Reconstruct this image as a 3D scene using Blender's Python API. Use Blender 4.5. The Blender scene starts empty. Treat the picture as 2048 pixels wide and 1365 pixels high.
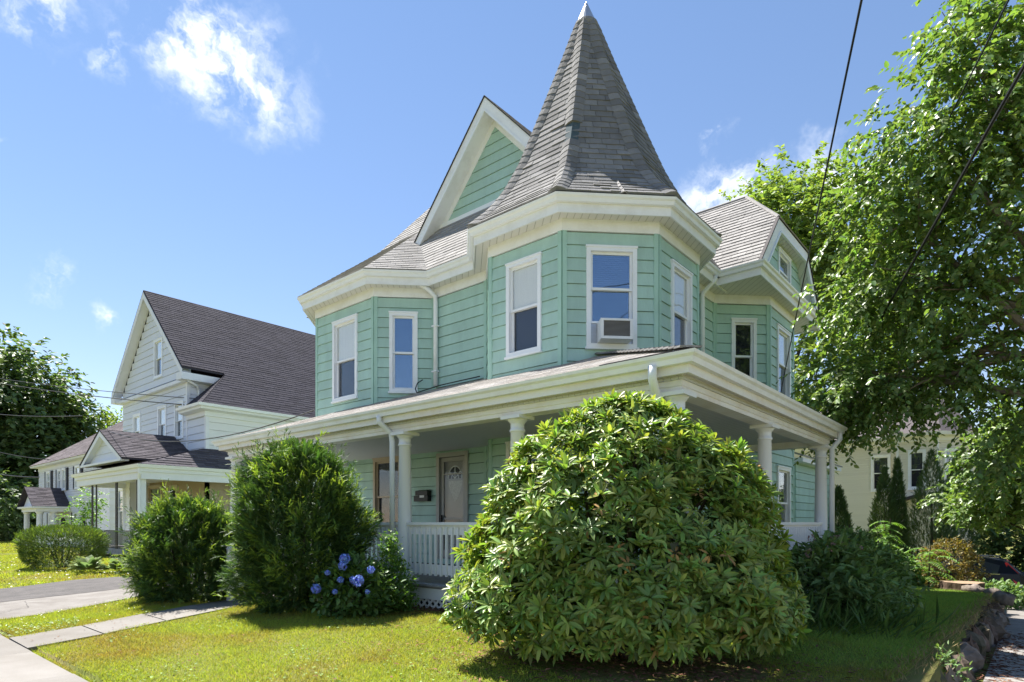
import bpy, math, random
import numpy as np
from mathutils import Matrix, Vector

SC = bpy.context.scene
COL = SC.collection
R = math.radians
rng = np.random.default_rng(7)
random.seed(7)

# ---------------------------------------------------------------- camera
cd = bpy.data.cameras.new("camera"); cam = bpy.data.objects.new("camera", cd); COL.objects.link(cam)
CAM = Vector((3.0, -6.4, 1.3)); YAW = R(40.2)
cam.location = CAM; cam.rotation_euler = (R(90), 0, YAW)
cd.sensor_width = 36.0; cd.lens = 1220.0 / 2048.0 * 36.0
cd.shift_y = (1045.0 - 682.5) / 2048.0
cd.clip_start = 0.05; cd.clip_end = 3000.0
SC.camera = cam
FW = Vector((-math.sin(YAW), math.cos(YAW), 0)); RT = Vector((math.cos(YAW), math.sin(YAW), 0))
def at(px, py, t):                      # a point from a photograph direction at a real distance t
    return CAM + FW * t + RT * ((px - 1024) / 1220.0 * t) + Vector((0, 0, (1045 - py) / 1220.0 * t))

# ---------------------------------------------------------------- sky, sun, exposure
SUN_DIR = Vector((-0.53, 0.07, 0.845)).normalized()
w = bpy.data.worlds.new("World"); SC.world = w; w.use_nodes = True
nt = w.node_tree; N = nt.nodes; L = nt.links
for n in list(N): N.remove(n)
def nd(t, **k):
    n = N.new(t)
    for a, b in k.items(): setattr(n, a, b)
    return n
def mth(op, a, b=None, c=None, clamp=False):
    n = nd("ShaderNodeMath", operation=op); n.use_clamp = clamp
    for i, v in enumerate((a, b, c)):
        if v is None: continue
        if isinstance(v, (int, float)): n.inputs[i].default_value = v
        else: L.new(v, n.inputs[i])
    return n.outputs[0]
def vmt(op, a, b):
    n = nd("ShaderNodeVectorMath", operation=op)
    for i, v in enumerate((a, b)):
        if isinstance(v, (tuple, Vector)): n.inputs[i].default_value = tuple(v)
        else: L.new(v, n.inputs[i])
    return n
sky = nd("ShaderNodeTexSky", sky_type="NISHITA"); sky.sun_disc = False
sky.sun_elevation = math.asin(SUN_DIR.z); sky.sun_rotation = math.atan2(SUN_DIR.x, SUN_DIR.y)
sky.altitude = 50; sky.air_density = 1.0; sky.dust_density = 0.0; sky.ozone_density = 3.0
tc = nd("ShaderNodeTexCoord"); D = tc.outputs["Generated"]
nz = nd("ShaderNodeTexNoise"); nz.inputs["Scale"].default_value = 9; nz.inputs["Detail"].default_value = 5; nz.inputs["Roughness"].default_value = 0.62
L.new(D, nz.inputs["Vector"])
wob = vmt("SCALE", vmt("SUBTRACT", nz.outputs["Color"], (0.5, 0.5, 0.5)).outputs[0], (0, 0, 0)); wob.inputs["Scale"].default_value = 0.13
Dw = vmt("ADD", D, wob.outputs[0]).outputs[0]

def dirpx(px, py): return (at(px, py, 10) - CAM).normalized()
# clouds: centre direction, end of the long axis, half-thickness
clouds = [((430, 125), (680, 235), 0.095, 0.95), ((400, 20), (480, 60), 0.06, 0.75), ((540, 190), (640, 215), 0.05, .8), ((205, 120), (245, 170), 0.035, 0.95), ((85, 45), (150, 115), 0.045, 0.8),
          ((85, 560), (135, 600), 0.042, 0.72), ((230, 635), (280, 655), 0.028, 0.7), ((1440, 278), (1475, 270), 0.02, 0.7),
          ((1460, 395), (1620, 370), 0.06, 0.85), ((1700, 360), (1860, 390), 0.06, 0.8), ((20, 300), (40, 310), 0.014, 0.4)]
cl = [(dirpx(*a), dirpx(*b), c, d) for a, b, c, d in clouds]
rs = random.Random(3)
for i in range(11):                      # the rest of the sky goes on with the same scattered clouds
    az = rs.uniform(0, 2 * math.pi); el = rs.uniform(0.15, 1.1)
    c0 = Vector((math.cos(az) * math.cos(el), math.sin(az) * math.cos(el), math.sin(el)))
    r0 = c0 - CAM.normalized() * 0
    if c0.dot(FW) > 0.45: continue
    t0 = Vector((-c0.y, c0.x, rs.uniform(-.3, .3))).normalized()
    cl.append((c0, (c0 + t0 * rs.uniform(.06, .2)).normalized(), rs.uniform(.03, .08), rs.uniform(.5, 1)))
tot = None
for c0, e0, th, st in cl:
    ax = (e0 - c0); ln = ax.length; ax = (ax - c0 * ax.dot(c0)).normalized(); ay = c0.cross(ax).normalized()
    mp = nd("ShaderNodeMapping", vector_type="TEXTURE"); L.new(Dw, mp.inputs["Vector"]); mp.inputs["Location"].default_value = c0
    mp.inputs["Rotation"].default_value = Matrix((ax, ay, c0)).transposed().to_euler(); mp.inputs["Scale"].default_value = (ln, th, .5)
    m = mth("MULTIPLY_ADD", vmt("LENGTH", mp.outputs[0], (0, 0, 0)).outputs["Value"], -st, st, clamp=True)
    tot = m if tot is None else mth("MAXIMUM", tot, m)
nz2 = nd("ShaderNodeTexNoise"); nz2.inputs["Scale"].default_value = 14; nz2.inputs["Detail"].default_value = 6; nz2.inputs["Roughness"].default_value = 0.6
L.new(Dw, nz2.inputs["Vector"])
dens = mth("MULTIPLY", tot, mth("SUBTRACT", mth("MULTIPLY", nz2.outputs["Fac"], 5.6), 2.05))
mr = nd("ShaderNodeMapRange", interpolation_type="SMOOTHSTEP"); mr.inputs[1].default_value = 0.03; mr.inputs[2].default_value = 1.05; mr.inputs[4].default_value = 0.86
L.new(dens, mr.inputs[0])
gm_ = nd("ShaderNodeGamma"); gm_.inputs["Gamma"].default_value = 0.77; L.new(sky.outputs[0], gm_.inputs["Color"])
hs = nd("ShaderNodeHueSaturation"); hs.inputs["Saturation"].default_value = 1.24; hs.inputs["Value"].default_value = 1.45
L.new(gm_.outputs[0], hs.inputs["Color"])
tn_ = nd("ShaderNodeMix", data_type="RGBA", blend_type="MULTIPLY"); tn_.inputs["Factor"].default_value = 1; L.new(hs.outputs[0], tn_.inputs["A"]); tn_.inputs["B"].default_value = (.92, .757, .73, 1)
mx = nd("ShaderNodeMix", data_type="RGBA"); L.new(mr.outputs[0], mx.inputs["Factor"]); L.new(tn_.outputs["Result"], mx.inputs["A"]); mx.inputs["B"].default_value = (5.9, 6.0, 6.1, 1)
bg = nd("ShaderNodeBackground"); bg.inputs["Strength"].default_value = 0.090
L.new(mx.outputs["Result"], bg.inputs["Color"]); out = nd("ShaderNodeOutputWorld"); L.new(bg.outputs[0], out.inputs[0])

w.cycles.sampling_method = "MANUAL"; w.cycles.sample_map_resolution = 256
sl = bpy.data.lights.new("sun", "SUN"); sl.energy = 5.0; sl.angle = R(0.53); sl.color = (1.0, 0.96, 0.90)
so = bpy.data.objects.new("sun", sl); COL.objects.link(so); so.rotation_euler = SUN_DIR.to_track_quat("Z", "Y").to_euler()
so.location = (-30, 20, 40)
SC.view_settings.view_transform = "Standard"; SC.view_settings.look = "None"
SC.view_settings.exposure = 1.5; SC.view_settings.gamma = 1.0; SC.view_settings.use_curve_mapping = False
SC.render.engine = "CYCLES"; SC.cycles.max_bounces = 8; SC.cycles.transparent_max_bounces = 8; SC.cycles.use_denoising = True
SC.cycles.caustics_reflective = False; SC.cycles.caustics_refractive = False

# ---------------------------------------------------------------- helpers
def tag(o, label=None, cat=None, group=None, kind=None):
    for k, v in (("label", label), ("category", cat), ("group", group), ("kind", kind)):
        if v: o[k] = v
    return o
def world_of(o):
    m = Matrix.Translation(o.location) if o.type == "EMPTY" else Matrix.Identity(4)
    return m
def link(o, parent=None):
    COL.objects.link(o)
    if parent is not None:
        o.parent = parent; o.matrix_parent_inverse = world_of(parent).inverted() if parent.type == "EMPTY" else Matrix.Identity(4)
    return o
def empty(name, loc, label, cat, group=None):
    o = bpy.data.objects.new(name, None); o.location = loc; o.empty_display_size = .3; COL.objects.link(o)
    return tag(o, label, cat, group)
def meshobj(name, me, m, parent=None, loc=None):
    o = bpy.data.objects.new(name, me)
    if m is not None and not me.materials: me.materials.append(m)
    if loc is not None: o.location = loc
    return link(o, parent)

class MB:
    def __init__(s): s.v = []; s.f = []
    def add(s, vs, fs):
        b = len(s.v); s.v += [tuple(p) for p in vs]; s.f += [tuple(i + b for i in f) for f in fs]; return s
    def hexa(s, p):            # 8 points: bottom 4 ccw from above, top 4
        return s.add(p, [(3, 2, 1, 0), (4, 5, 6, 7), (0, 1, 5, 4), (1, 2, 6, 5), (2, 3, 7, 6), (3, 0, 4, 7)])
    def box(s, x0, y0, z0, x1, y1, z1):
        x0, x1 = min(x0, x1), max(x0, x1); y0, y1 = min(y0, y1), max(y0, y1); z0, z1 = min(z0, z1), max(z0, z1)
        return s.hexa([(x0, y0, z0), (x1, y0, z0), (x1, y1, z0), (x0, y1, z0), (x0, y0, z1), (x1, y0, z1), (x1, y1, z1), (x0, y1, z1)])
    def prism(s, poly, z0, z1):
        n = len(poly)
        a = sum(poly[i][0] * poly[(i + 1) % n][1] - poly[(i + 1) % n][0] * poly[i][1] for i in range(n))
        if a < 0: poly = poly[::-1]
        return s.add([(x, y, z0) for x, y in poly] + [(x, y, z1) for x, y in poly],
                     [tuple(range(n))[::-1], tuple(range(n, 2 * n))] + [(i, (i + 1) % n, n + (i + 1) % n, n + i) for i in range(n)])
    def slab(s, poly, d):      # polygon in space thickened by vector d
        n = len(poly); d = Vector(d); P = [Vector(p) for p in poly]
        return s.add(P + [p + d for p in P], [tuple(range(n))[::-1], tuple(range(n, 2 * n))] + [(i, (i + 1) % n, n + (i + 1) % n, n + i) for i in range(n)])
    def bar(s, a, b, w, h, up=(0, 0, 1)):
        a = Vector(a); b = Vector(b); d = (b - a).normalized(); up = Vector(up)
        sx = d.cross(up)
        if sx.length < 1e-4: sx = d.cross(Vector((0, 1, 0)))
        sx = sx.normalized() * w / 2; uz = sx.cross(d).normalized() * h / 2
        return s.hexa([a - sx - uz, a + sx - uz, b + sx - uz, b - sx - uz, a - sx + uz, a + sx + uz, b + sx + uz, b - sx + uz])
    def tube(s, pts, r, n=8, caps=True):
        P = [Vector(p) for p in pts]; b = len(s.v); rr = r if isinstance(r, (list, tuple)) else [r] * len(P); pn = None
        for i, p in enumerate(P):
            d = (P[min(i + 1, len(P) - 1)] - P[max(i - 1, 0)]).normalized()
            if pn is None: pn = d.orthogonal().normalized()
            pn = (pn - d * pn.dot(d)).normalized(); q = d.cross(pn)
            for k in range(n):
                a = 2 * math.pi * k / n; s.v.append(tuple(p + (pn * math.cos(a) + q * math.sin(a)) * rr[i]))
        for i in range(len(P) - 1):
            for k in range(n):
                k2 = (k + 1) % n; s.f.append((b + i * n + k, b + i * n + k2, b + (i + 1) * n + k2, b + (i + 1) * n + k))
        if caps:
            s.f.append(tuple(b + k for k in range(n))[::-1]); s.f.append(tuple(b + (len(P) - 1) * n + k for k in range(n)))
        return s
    def lathe(s, prof, cx=0, cy=0, n=16):
        b = len(s.v)
        for r, z in prof:
            for k in range(n):
                a = 2 * math.pi * k / n; s.v.append((cx + r * math.cos(a), cy + r * math.sin(a), z))
        for i in range(len(prof) - 1):
            for k in range(n):
                k2 = (k + 1) % n; s.f.append((b + i * n + k, b + i * n + k2, b + (i + 1) * n + k2, b + (i + 1) * n + k))
        s.f.append(tuple(b + k for k in range(n))[::-1]); s.f.append(tuple(b + (len(prof) - 1) * n + k for k in range(n)))
        return s
    def sweep(s, path, prof, closed=False):   # path of XY, profile of (offset to the right of travel, z), mitred
        n = len(path); P = [Vector((p[0], p[1])) for p in path]; k = len(prof); b = len(s.v)
        for i in range(n):
            d0 = (P[i] - P[i - 1]).normalized() if (i > 0 or closed) else None
            d1 = (P[(i + 1) % n] - P[i]).normalized() if (i < n - 1 or closed) else None
            if d0 is None: d0 = d1
            if d1 is None: d1 = d0
            n0 = Vector((d0.y, -d0.x)); n1 = Vector((d1.y, -d1.x)); m = (n0 + n1) / (1 + n0.dot(n1))
            for o, z in prof: s.v.append((P[i].x + m.x * o, P[i].y + m.y * o, z))
        for i in range(n if closed else n - 1):
            j = (i + 1) % n
            for q in range(k):
                q2 = (q + 1) % k; s.f.append((b + i * k + q, b + j * k + q, b + j * k + q2, b + i * k + q2))
        if not closed:
            s.f.append(tuple(b + q for q in range(k))); s.f.append(tuple(b + (n - 1) * k + q for q in range(k))[::-1])
        return s
    def mesh(s, name, smooth=False):
        me = bpy.data.meshes.new(name); me.from_pydata(s.v, [], s.f)
        if smooth: me.polygons.foreach_set("use_smooth", [True] * len(me.polygons))
        me.update(); return me
    def build(s, name, m, parent=None, smooth=False, loc=None):
        return meshobj(name, s.mesh(name, smooth), m, parent, loc)

def np_mesh(name, V, F, m, smooth=False):     # V (n,3), F (k,3 or 4)
    me = bpy.data.meshes.new(name); nf, k = F.shape
    me.vertices.add(len(V)); me.vertices.foreach_set("co", np.asarray(V, np.float32).ravel())
    me.loops.add(nf * k); me.loops.foreach_set("vertex_index", F.astype(np.int32).ravel())
    me.polygons.add(nf); me.polygons.foreach_set("loop_start", np.arange(0, nf * k, k, dtype=np.int32))
    try: me.polygons.foreach_set("loop_total", np.full(nf, k, np.int32))
    except Exception: pass
    if smooth: me.polygons.foreach_set("use_smooth", np.ones(nf, bool))
    me.materials.append(m); me.update(calc_edges=True); me.validate(); return me

# ---------------------------------------------------------------- materials
def mat(name, col, rough=.6, spec=.4, var=0.0, island=0.0, objvar=0.0, nscale=6.0, col2=None, bump=0.0, bscale=40.0, metal=0.0, trans=0.0, tcol=None, stretch=None, sharp=None, hue=0.0):
    """Principled material; colour varies by world-space noise (var / col2), per loose piece (island) and per object (objvar)."""
    m = bpy.data.materials.new(name); m.use_nodes = True; t = m.node_tree; n = t.nodes; l = t.links
    p = n["Principled BSDF"]; p.inputs["Roughness"].default_value = rough; p.inputs["Metallic"].default_value = metal
    p.inputs["Specular IOR Level"].default_value = spec
    g = n.new("ShaderNodeNewGeometry"); vec = g.outputs["Position"]
    if stretch:
        vm = n.new("ShaderNodeVectorMath"); vm.operation = "MULTIPLY"; l.new(vec, vm.inputs[0]); vm.inputs[1].default_value = stretch; vec = vm.outputs[0]
    rgb = n.new("ShaderNodeRGB"); rgb.outputs[0].default_value = (*col, 1); c = rgb.outputs[0]
    if col2 is not None or var:
        tx = n.new("ShaderNodeTexNoise"); tx.inputs["Scale"].default_value = nscale; tx.inputs["Detail"].default_value = 6; tx.inputs["Roughness"].default_value = .65; l.new(vec, tx.inputs["Vector"])
        r = n.new("ShaderNodeMapRange"); lo, hi = sharp or (.32, .68); r.inputs[1].default_value = lo; r.inputs[2].default_value = hi; l.new(tx.outputs["Fac"], r.inputs[0])
        mx = n.new("ShaderNodeMix"); mx.data_type = "RGBA"; l.new(r.outputs[0], mx.inputs["Factor"]); l.new(c, mx.inputs["A"])
        mx.inputs["B"].default_value = (*(col2 if col2 is not None else tuple(v * (1 - var) for v in col)), 1); c = mx.outputs["Result"]
    if island or objvar or hue:
        h = n.new("ShaderNodeHueSaturation"); src = g.outputs["Random Per Island"]
        if objvar:
            oi = n.new("ShaderNodeObjectInfo"); src = oi.outputs["Random"]
        r = n.new("ShaderNodeMapRange"); a = island or objvar; r.inputs[3].default_value = 1 - a; r.inputs[4].default_value = 1 + a; l.new(src, r.inputs[0]); l.new(r.outputs[0], h.inputs["Value"])
        if hue:
            mm = n.new("ShaderNodeMath"); mm.operation = "MULTIPLY"; mm.inputs[1].default_value = 7.31; l.new(src, mm.inputs[0]); fr = n.new("ShaderNodeMath"); fr.operation = "FRACT"; l.new(mm.outputs[0], fr.inputs[0])
            r2 = n.new("ShaderNodeMapRange"); r2.inputs[3].default_value = .5 - hue; r2.inputs[4].default_value = .5 + hue; l.new(fr.outputs[0], r2.inputs[0]); l.new(r2.outputs[0], h.inputs["Hue"])
        l.new(c, h.inputs["Color"]); c = h.outputs[0]
    l.new(c, p.inputs["Base Color"])
    if bump:
        tb = n.new("ShaderNodeTexNoise"); tb.inputs["Scale"].default_value = bscale; tb.inputs["Detail"].default_value = 5; l.new(vec, tb.inputs["Vector"])
        b = n.new("ShaderNodeBump"); b.inputs["Strength"].default_value = bump; b.inputs["Distance"].default_value = .02; l.new(tb.outputs["Fac"], b.inputs["Height"]); l.new(b.outputs[0], p.inputs["Normal"])
    if trans:
        tr = n.new("ShaderNodeBsdfTranslucent"); ms = n.new("ShaderNodeMixShader"); ms.inputs[0].default_value = trans
        if tcol is not None:
            mm = n.new("ShaderNodeMix"); mm.data_type = "RGBA"; mm.blend_type = "MULTIPLY"; mm.inputs["Factor"].default_value = 1; l.new(c, mm.inputs["A"]); mm.inputs["B"].default_value = (*tcol, 1); l.new(mm.outputs["Result"], tr.inputs["Color"])
        else: l.new(c, tr.inputs["Color"])
        l.new(p.outputs[0], ms.inputs[1]); l.new(tr.outputs[0], ms.inputs[2]); l.new(ms.outputs[0], n["Material Output"].inputs[0])
    return m

def glass_mat(name, tint=(.9, .95, 1), base=.10, ior=1.5):
    m = bpy.data.materials.new(name); m.use_nodes = True; t = m.node_tree; n = t.nodes; l = t.links
    n.remove(n["Principled BSDF"])
    g = n.new("ShaderNodeBsdfGlossy"); g.inputs["Roughness"].default_value = .015; g.inputs["Color"].default_value = (*tint, 1)
    tr = n.new("ShaderNodeBsdfTransparent"); tr.inputs["Color"].default_value = (.96, .97, .97, 1)
    lw = n.new("ShaderNodeLayerWeight"); lw.inputs["Blend"].default_value = .5
    f = n.new("ShaderNodeMath"); f.operation = "POWER"; f.inputs[1].default_value = 4.0; l.new(lw.outputs["Facing"], f.inputs[0])
    tn = n.new("ShaderNodeTexNoise"); tn.inputs["Scale"].default_value = 1.3; bp = n.new("ShaderNodeBump"); bp.inputs["Strength"].default_value = .14; bp.inputs["Distance"].default_value = .05
    ge = n.new("ShaderNodeNewGeometry"); l.new(ge.outputs["Position"], tn.inputs["Vector"]); l.new(tn.outputs["Fac"], bp.inputs["Height"]); l.new(bp.outputs[0], g.inputs["Normal"])
    a = n.new("ShaderNodeMath"); a.operation = "ADD"; a.use_clamp = True; a.inputs[1].default_value = base; l.new(f.outputs[0], a.inputs[0])
    ms = n.new("ShaderNodeMixShader"); l.new(a.outputs[0], ms.inputs[0]); l.new(tr.outputs[0], ms.inputs[1]); l.new(g.outputs[0], ms.inputs[2]); l.new(ms.outputs[0], n["Material Output"].inputs[0])
    return m

M = dict(
    mint=mat("mint_siding", (.425, .62, .55), .55, .3, var=.17, nscale=1.5, objvar=.06, bump=.18, bscale=22, stretch=(2.2, 2.2, .7)),
    mint_trim=mat("mint_trim", (.385, .595, .51), .5, .3, var=.12, nscale=3),
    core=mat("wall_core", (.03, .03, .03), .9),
    white=mat("white_paint", (.83, .845, .87), .5, .35, col2=(.66, .65, .63), nscale=2.6, sharp=(.46, .9), bump=.12, bscale=26),
    porch_white=mat("weathered_white_paint", (.81, .805, .80), .55, .3, col2=(.66, .58, .50), nscale=1.8, sharp=(.42, .85), bump=.1, bscale=60),
    peel=mat("peeling_white_paint", (.78, .79, .81), .55, .3, col2=(.22, .18, .15), nscale=9, sharp=(.70, .72), bump=.1, bscale=60),
    soffit=None, vinyl=mat("white_vinyl", (.82, .845, .88), .4, .45, col2=(.70, .71, .72), nscale=3.5, sharp=(.5, .9)),
    shade=mat("white_roller_shade", (.90, .90, .90), .9, .1, var=.06, nscale=3, stretch=(6, 6, .5)),
    room=mat("dark_room", (.028, .030, .036), .9, .1),
    bluescreen=mat("dark_insect_screen", (.05, .055, .075), .8, .2),
    blind=mat("blue_grey_blind", (.16, .22, .36), .8, .2),
    tower_shingle=mat("weathered_grey_shingle", (.255, .248, .242), .95, .1, island=.22, bump=.5, bscale=160, col2=(.18, .176, .172), nscale=2.0),
    tower_shingle_o=mat("weathered_grey_shingle_piece", (.255, .248, .242), .95, .1, objvar=.22, bump=.5, bscale=160, col2=(.18, .176, .172), nscale=2.0),
    pale_shingle=mat("pale_grey_shingle", (.36, .345, .33), .95, .1, island=.14, bump=.5, bscale=160, col2=(.27, .26, .25), nscale=1.5),
    porch_shingle=mat("tan_grey_shingle", (.43, .41, .39), .95, .1, island=.16, bump=.5, bscale=160, col2=(.31, .28, .25), nscale=1.2),
    drip=mat("dark_drip_edge", (.035, .028, .03), .8),
    purple_shingle=mat("dark_purple_grey_shingle", (.054, .050, .062), .95, .1, island=.18, bump=.4, bscale=120),
    brown_shingle=mat("brown_grey_shingle", (.155, .135, .14), .95, .1, island=.2, bump=.4, bscale=120),
    flash=mat("blue_grey_flashing", (.09, .125, .14), .9, .1, var=.3, nscale=20),
    metal=mat("galvanised_metal", (.45, .47, .50), .35, .5, metal=.6, var=.2, nscale=8),
    porch_grey=mat("grey_deck_paint", (.20, .20, .21), .7, .3, col2=(.33, .33, .34), nscale=9),
    ceiling=mat("porch_ceiling_paint", (.62, .63, .62), .6, .3, stretch=(1, 1, 1)),
    tan=mat("tan_frame_paint", (.47, .39, .30), .6, .3),
    grey_door=mat("grey_door_paint", (.34, .34, .345), .5, .4, var=.08),
    alu=mat("grey_aluminium", (.33, .33, .33), .45, .5, metal=.3),
    black=mat("black_metal", (.015, .015, .016), .45, .4),
    label=mat("white_label", (.75, .75, .75), .6),
    glass=glass_mat("window_glass", base=.035), glass_blue=glass_mat("storm_window_glass", tint=(.62, .80, 1.0), base=.22),
    glass_far=glass_mat("far_window_glass", base=.10),
    acw=mat("off_white_plastic", (.80, .81, .83), .45, .4, var=.08, nscale=9), acg=mat("grille_grey", (.22, .215, .22), .5, .4, metal=.3),
)
def strip_mat(name, col, dark, scale, axis):     # grooved soffit boards: narrow dark grooves across the width
    m = mat(name, col, .6, .3); t = m.node_tree; n = t.nodes; l = t.links; p = n["Principled BSDF"]
    g = n.new("ShaderNodeNewGeometry"); sx = n.new("ShaderNodeVectorMath"); sx.operation = "DOT_PRODUCT"; l.new(g.outputs["Position"], sx.inputs[0]); sx.inputs[1].default_value = axis
    a = n.new("ShaderNodeMath"); a.operation = "MULTIPLY"; a.inputs[1].default_value = scale; l.new(sx.outputs["Value"], a.inputs[0])
    f = n.new("ShaderNodeMath"); f.operation = "FRACT"; l.new(a.outputs[0], f.inputs[0])
    r = n.new("ShaderNodeMapRange"); r.inputs[1].default_value = 0.0; r.inputs[2].default_value = .12; l.new(f.outputs[0], r.inputs[0])
    b = n.new("ShaderNodeBump"); b.inputs["Strength"].default_value = .8; b.inputs["Distance"].default_value = .01; l.new(r.outputs[0], b.inputs["Height"]); l.new(b.outputs[0], p.inputs["Normal"])
    mx = n.new("ShaderNodeMix"); mx.data_type = "RGBA"; l.new(r.outputs[0], mx.inputs["Factor"]); mx.inputs["A"].default_value = (*dark, 1); mx.inputs["B"].default_value = (*col, 1); l.new(mx.outputs["Result"], p.inputs["Base Color"])
    return m
M["soffit"] = strip_mat("grooved_soffit", (.68, .67, .64), (.33, .32, .30), 8.0, (.7071, .7071, 0))
M["ceiling"] = strip_mat("beadboard_ceiling", (.56, .57, .57), (.36, .37, .37), 11.0, (1, 0, 0))
# ================================================================ walls, siding and windows (shared builders)
class Wall:
    def __init__(s, P, Q):
        s.P = Vector((P[0], P[1], 0)); d = Vector((Q[0] - P[0], Q[1] - P[1], 0)); s.len = d.length; s.u = d / s.len; s.n = Vector((s.u.y, -s.u.x, 0))
    def pt(s, u, n, z): return s.P + s.u * u + s.n * n + Vector((0, 0, z))
    def box(s, mb, u0, u1, n0, n1, z0, z1):
        return mb.hexa([s.pt(u0, n1, z0), s.pt(u1, n1, z0), s.pt(u1, n0, z0), s.pt(u0, n0, z0), s.pt(u0, n1, z1), s.pt(u1, n1, z1), s.pt(u1, n0, z1), s.pt(u0, n0, z1)])
    def board(s, mb, u0, u1, z0, z1, nb=.026, nt=.006, back=-.12):
        z0 += min(.009, (z1 - z0) * .1)
        return mb.hexa([s.pt(u0, nb, z0), s.pt(u1, nb, z0), s.pt(u1, back, z0), s.pt(u0, back, z0), s.pt(u0, nt, z1), s.pt(u1, nt, z1), s.pt(u1, back, z1), s.pt(u0, back, z1)])
def rows(W, u0, u1, z0, z1, e, holes=(), ph=0.0, clip=None, joints=True):
    """the lapped boards of a wall as (u0,u1,z0,z1), cut round the openings; clip(z) narrows a row (gables)"""
    out = []; z = z0 - ph
    while z < z1 - .02:
        a, b = max(z, z0), min(z + e, z1); z += e
        if b - a < .02: continue
        l0, l1 = u0, u1
        if clip:
            l0, l1 = clip((a + b) / 2)
            if l1 - l0 < .05: continue
        segs = [(l0, l1, a, b)]
        for (h0, h1, k0, k1) in holes:
            ns = []
            for (p, q, c, d) in segs:
                if h1 <= p or h0 >= q or k1 <= c or k0 >= d: ns.append((p, q, c, d)); continue
                if h0 > p: ns.append((p, h0, c, d))
                if h1 < q: ns.append((h1, q, c, d))
                m0, m1 = max(p, h0), min(q, h1)
                if k1 < d - .015: ns.append((m0, m1, k1, d))
                if k0 > c + .015: ns.append((m0, m1, c, k0))
            segs = ns
        for (p, q, c, d) in segs:
            if q - p < .02: continue
            if q - p > 2.6 and joints:               # long courses are butted from shorter lengths
                j = p + (q - p) * (.3 + .4 * ((len(out) * .618) % 1)); out += [(p, j - .002, c, d), (j + .002, q, c, d)]
            else: out.append((p, q, c, d))
    return out
def put_boards(W, rws, m, parent, name="siding_board", nb=.026, nt=.006, back=-.12, merge=None):
    for (a, b, c, d) in rws:
        if merge is not None: W.board(merge, a, b, c, d, nb, nt, back)
        else: W.board(MB(), a, b, c, d, nb, nt, back).build(name, m, parent)

def window(W, u0, u1, z0, z1, parent, up="shade", lo="screen", glass="glass", frame="vinyl", split=.5, fw=.075, n0=0.0, cross=False, label=None, sill=True):
    fm = M[frame]; f = MB()
    for a, b, c, d in ((u0, u0 + fw, z0, z1), (u1 - fw, u1, z0, z1), (u0 + fw, u1 - fw, z1 - fw, z1), (u0 + fw, u1 - fw, z0, z0 + fw)):
        W.box(f, a, b, n0 - .115, n0 + .05, c, d)
    W.box(f, u0 - .012, u1 + .012, n0 - .02, n0 + .062, z1 - .012, z1 + .022)
    if sill: W.box(f, u0 - .02, u1 + .02, n0 - .03, n0 + .075, z0 - .028, z0 + .012)
    wo = f.build("window", fm, parent)
    if label: wo["label"] = label
    a, b, c, d = u0 + fw, u1 - fw, z0 + fw, z1 - fw; zm = c + (d - c) * split; sw = .042
    for (q0, q1, nn) in ((zm - .02, d, n0 - .005), (c, zm + .02, n0 - .04)):
        sb = MB()
        for e0, e1, g0, g1 in ((a, a + sw, q0, q1), (b - sw, b, q0, q1), (a + sw, b - sw, q1 - sw, q1), (a + sw, b - sw, q0, q0 + sw)):
            W.box(sb, e0, e1, nn - .03, nn, g0, g1)
        if cross:
            W.box(sb, (a + b) / 2 - .012, (a + b) / 2 + .012, nn - .022, nn - .004, q0 + sw, q1 - sw)
        sb.build("sash", fm, wo)
        W.box(MB(), a + sw - .005, b - sw + .005, nn - .02, nn - .014, q0 + sw - .005, q1 - sw + .005).build("pane", M[glass], wo)
    for kind, q0, q1, nn in ((up, zm, d, n0 - .042), (lo, c, zm, n0 - .095)):
        mm = {"shade": "shade", "screen": "bluescreen", "blind": "blind", "room": "room"}[kind]
        nm = {"shade": "roller_shade", "screen": "insect_screen", "blind": "blind", "room": "room_interior"}[kind]
        if kind == "blind":
            bl = MB(); z = q0
            while z < q1 - .01: W.board(bl, a, b, z, min(z + .035, q1), nn + .018, nn - .004, nn - .012); z += .035
            bl.build(nm, M[mm], wo)
        else: W.box(MB(), a, b, nn - .006, nn, q0, q1).build(nm, M[mm], wo)
    return wo

def shingles(mb, O, u, v, L0, wfn, e=.14, tw=.3, th=.012, gap=.006, seed=0, jit=.3, coll=None):
    """lay lapped shingle tabs on the plane O + u*s + v*t (v runs up the slope); wfn(t) gives the s-range"""
    r = random.Random(seed); u = Vector(u).normalized(); v = Vector(v).normalized(); n = u.cross(v).normalized(); O = Vector(O)
    if n.z < 0: n = -n
    t = 0.0; k = 0
    while t < L0 - .02:
        t1 = min(t + e * 1.12, L0); a, b = wfn(t); a2, b2 = wfn(min(t + e, L0))
        s = a - (k % 2) * tw * .5 - r.random() * tw * jit
        while s < b:
            s1 = s + tw * r.uniform(.92, 1.08); p, q = max(s, a), min(s1 - gap, b); p2, q2 = max(s, a2), min(s1 - gap, b2)
            if q - p > .015:
                if q2 < p2: p2 = q2 = (max(min((p2 + q2) / 2, b2), a2))
                h = th * r.uniform(.85, 1.3)
                pts = [O + u * p + v * t, O + u * q + v * t, O + u * q2 + v * t1, O + u * p2 + v * t1]
                hx = [pts[0] - n * .004, pts[1] - n * .004, pts[2] - n * .006, pts[3] - n * .006, pts[0] + n * h, pts[1] + n * h, pts[2] + n * .001, pts[3] + n * .001]
                if coll is not None: coll.append(hx)
                else: mb.hexa(hx)
            s = s1
        t += e; k += 1
    return mb

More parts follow.
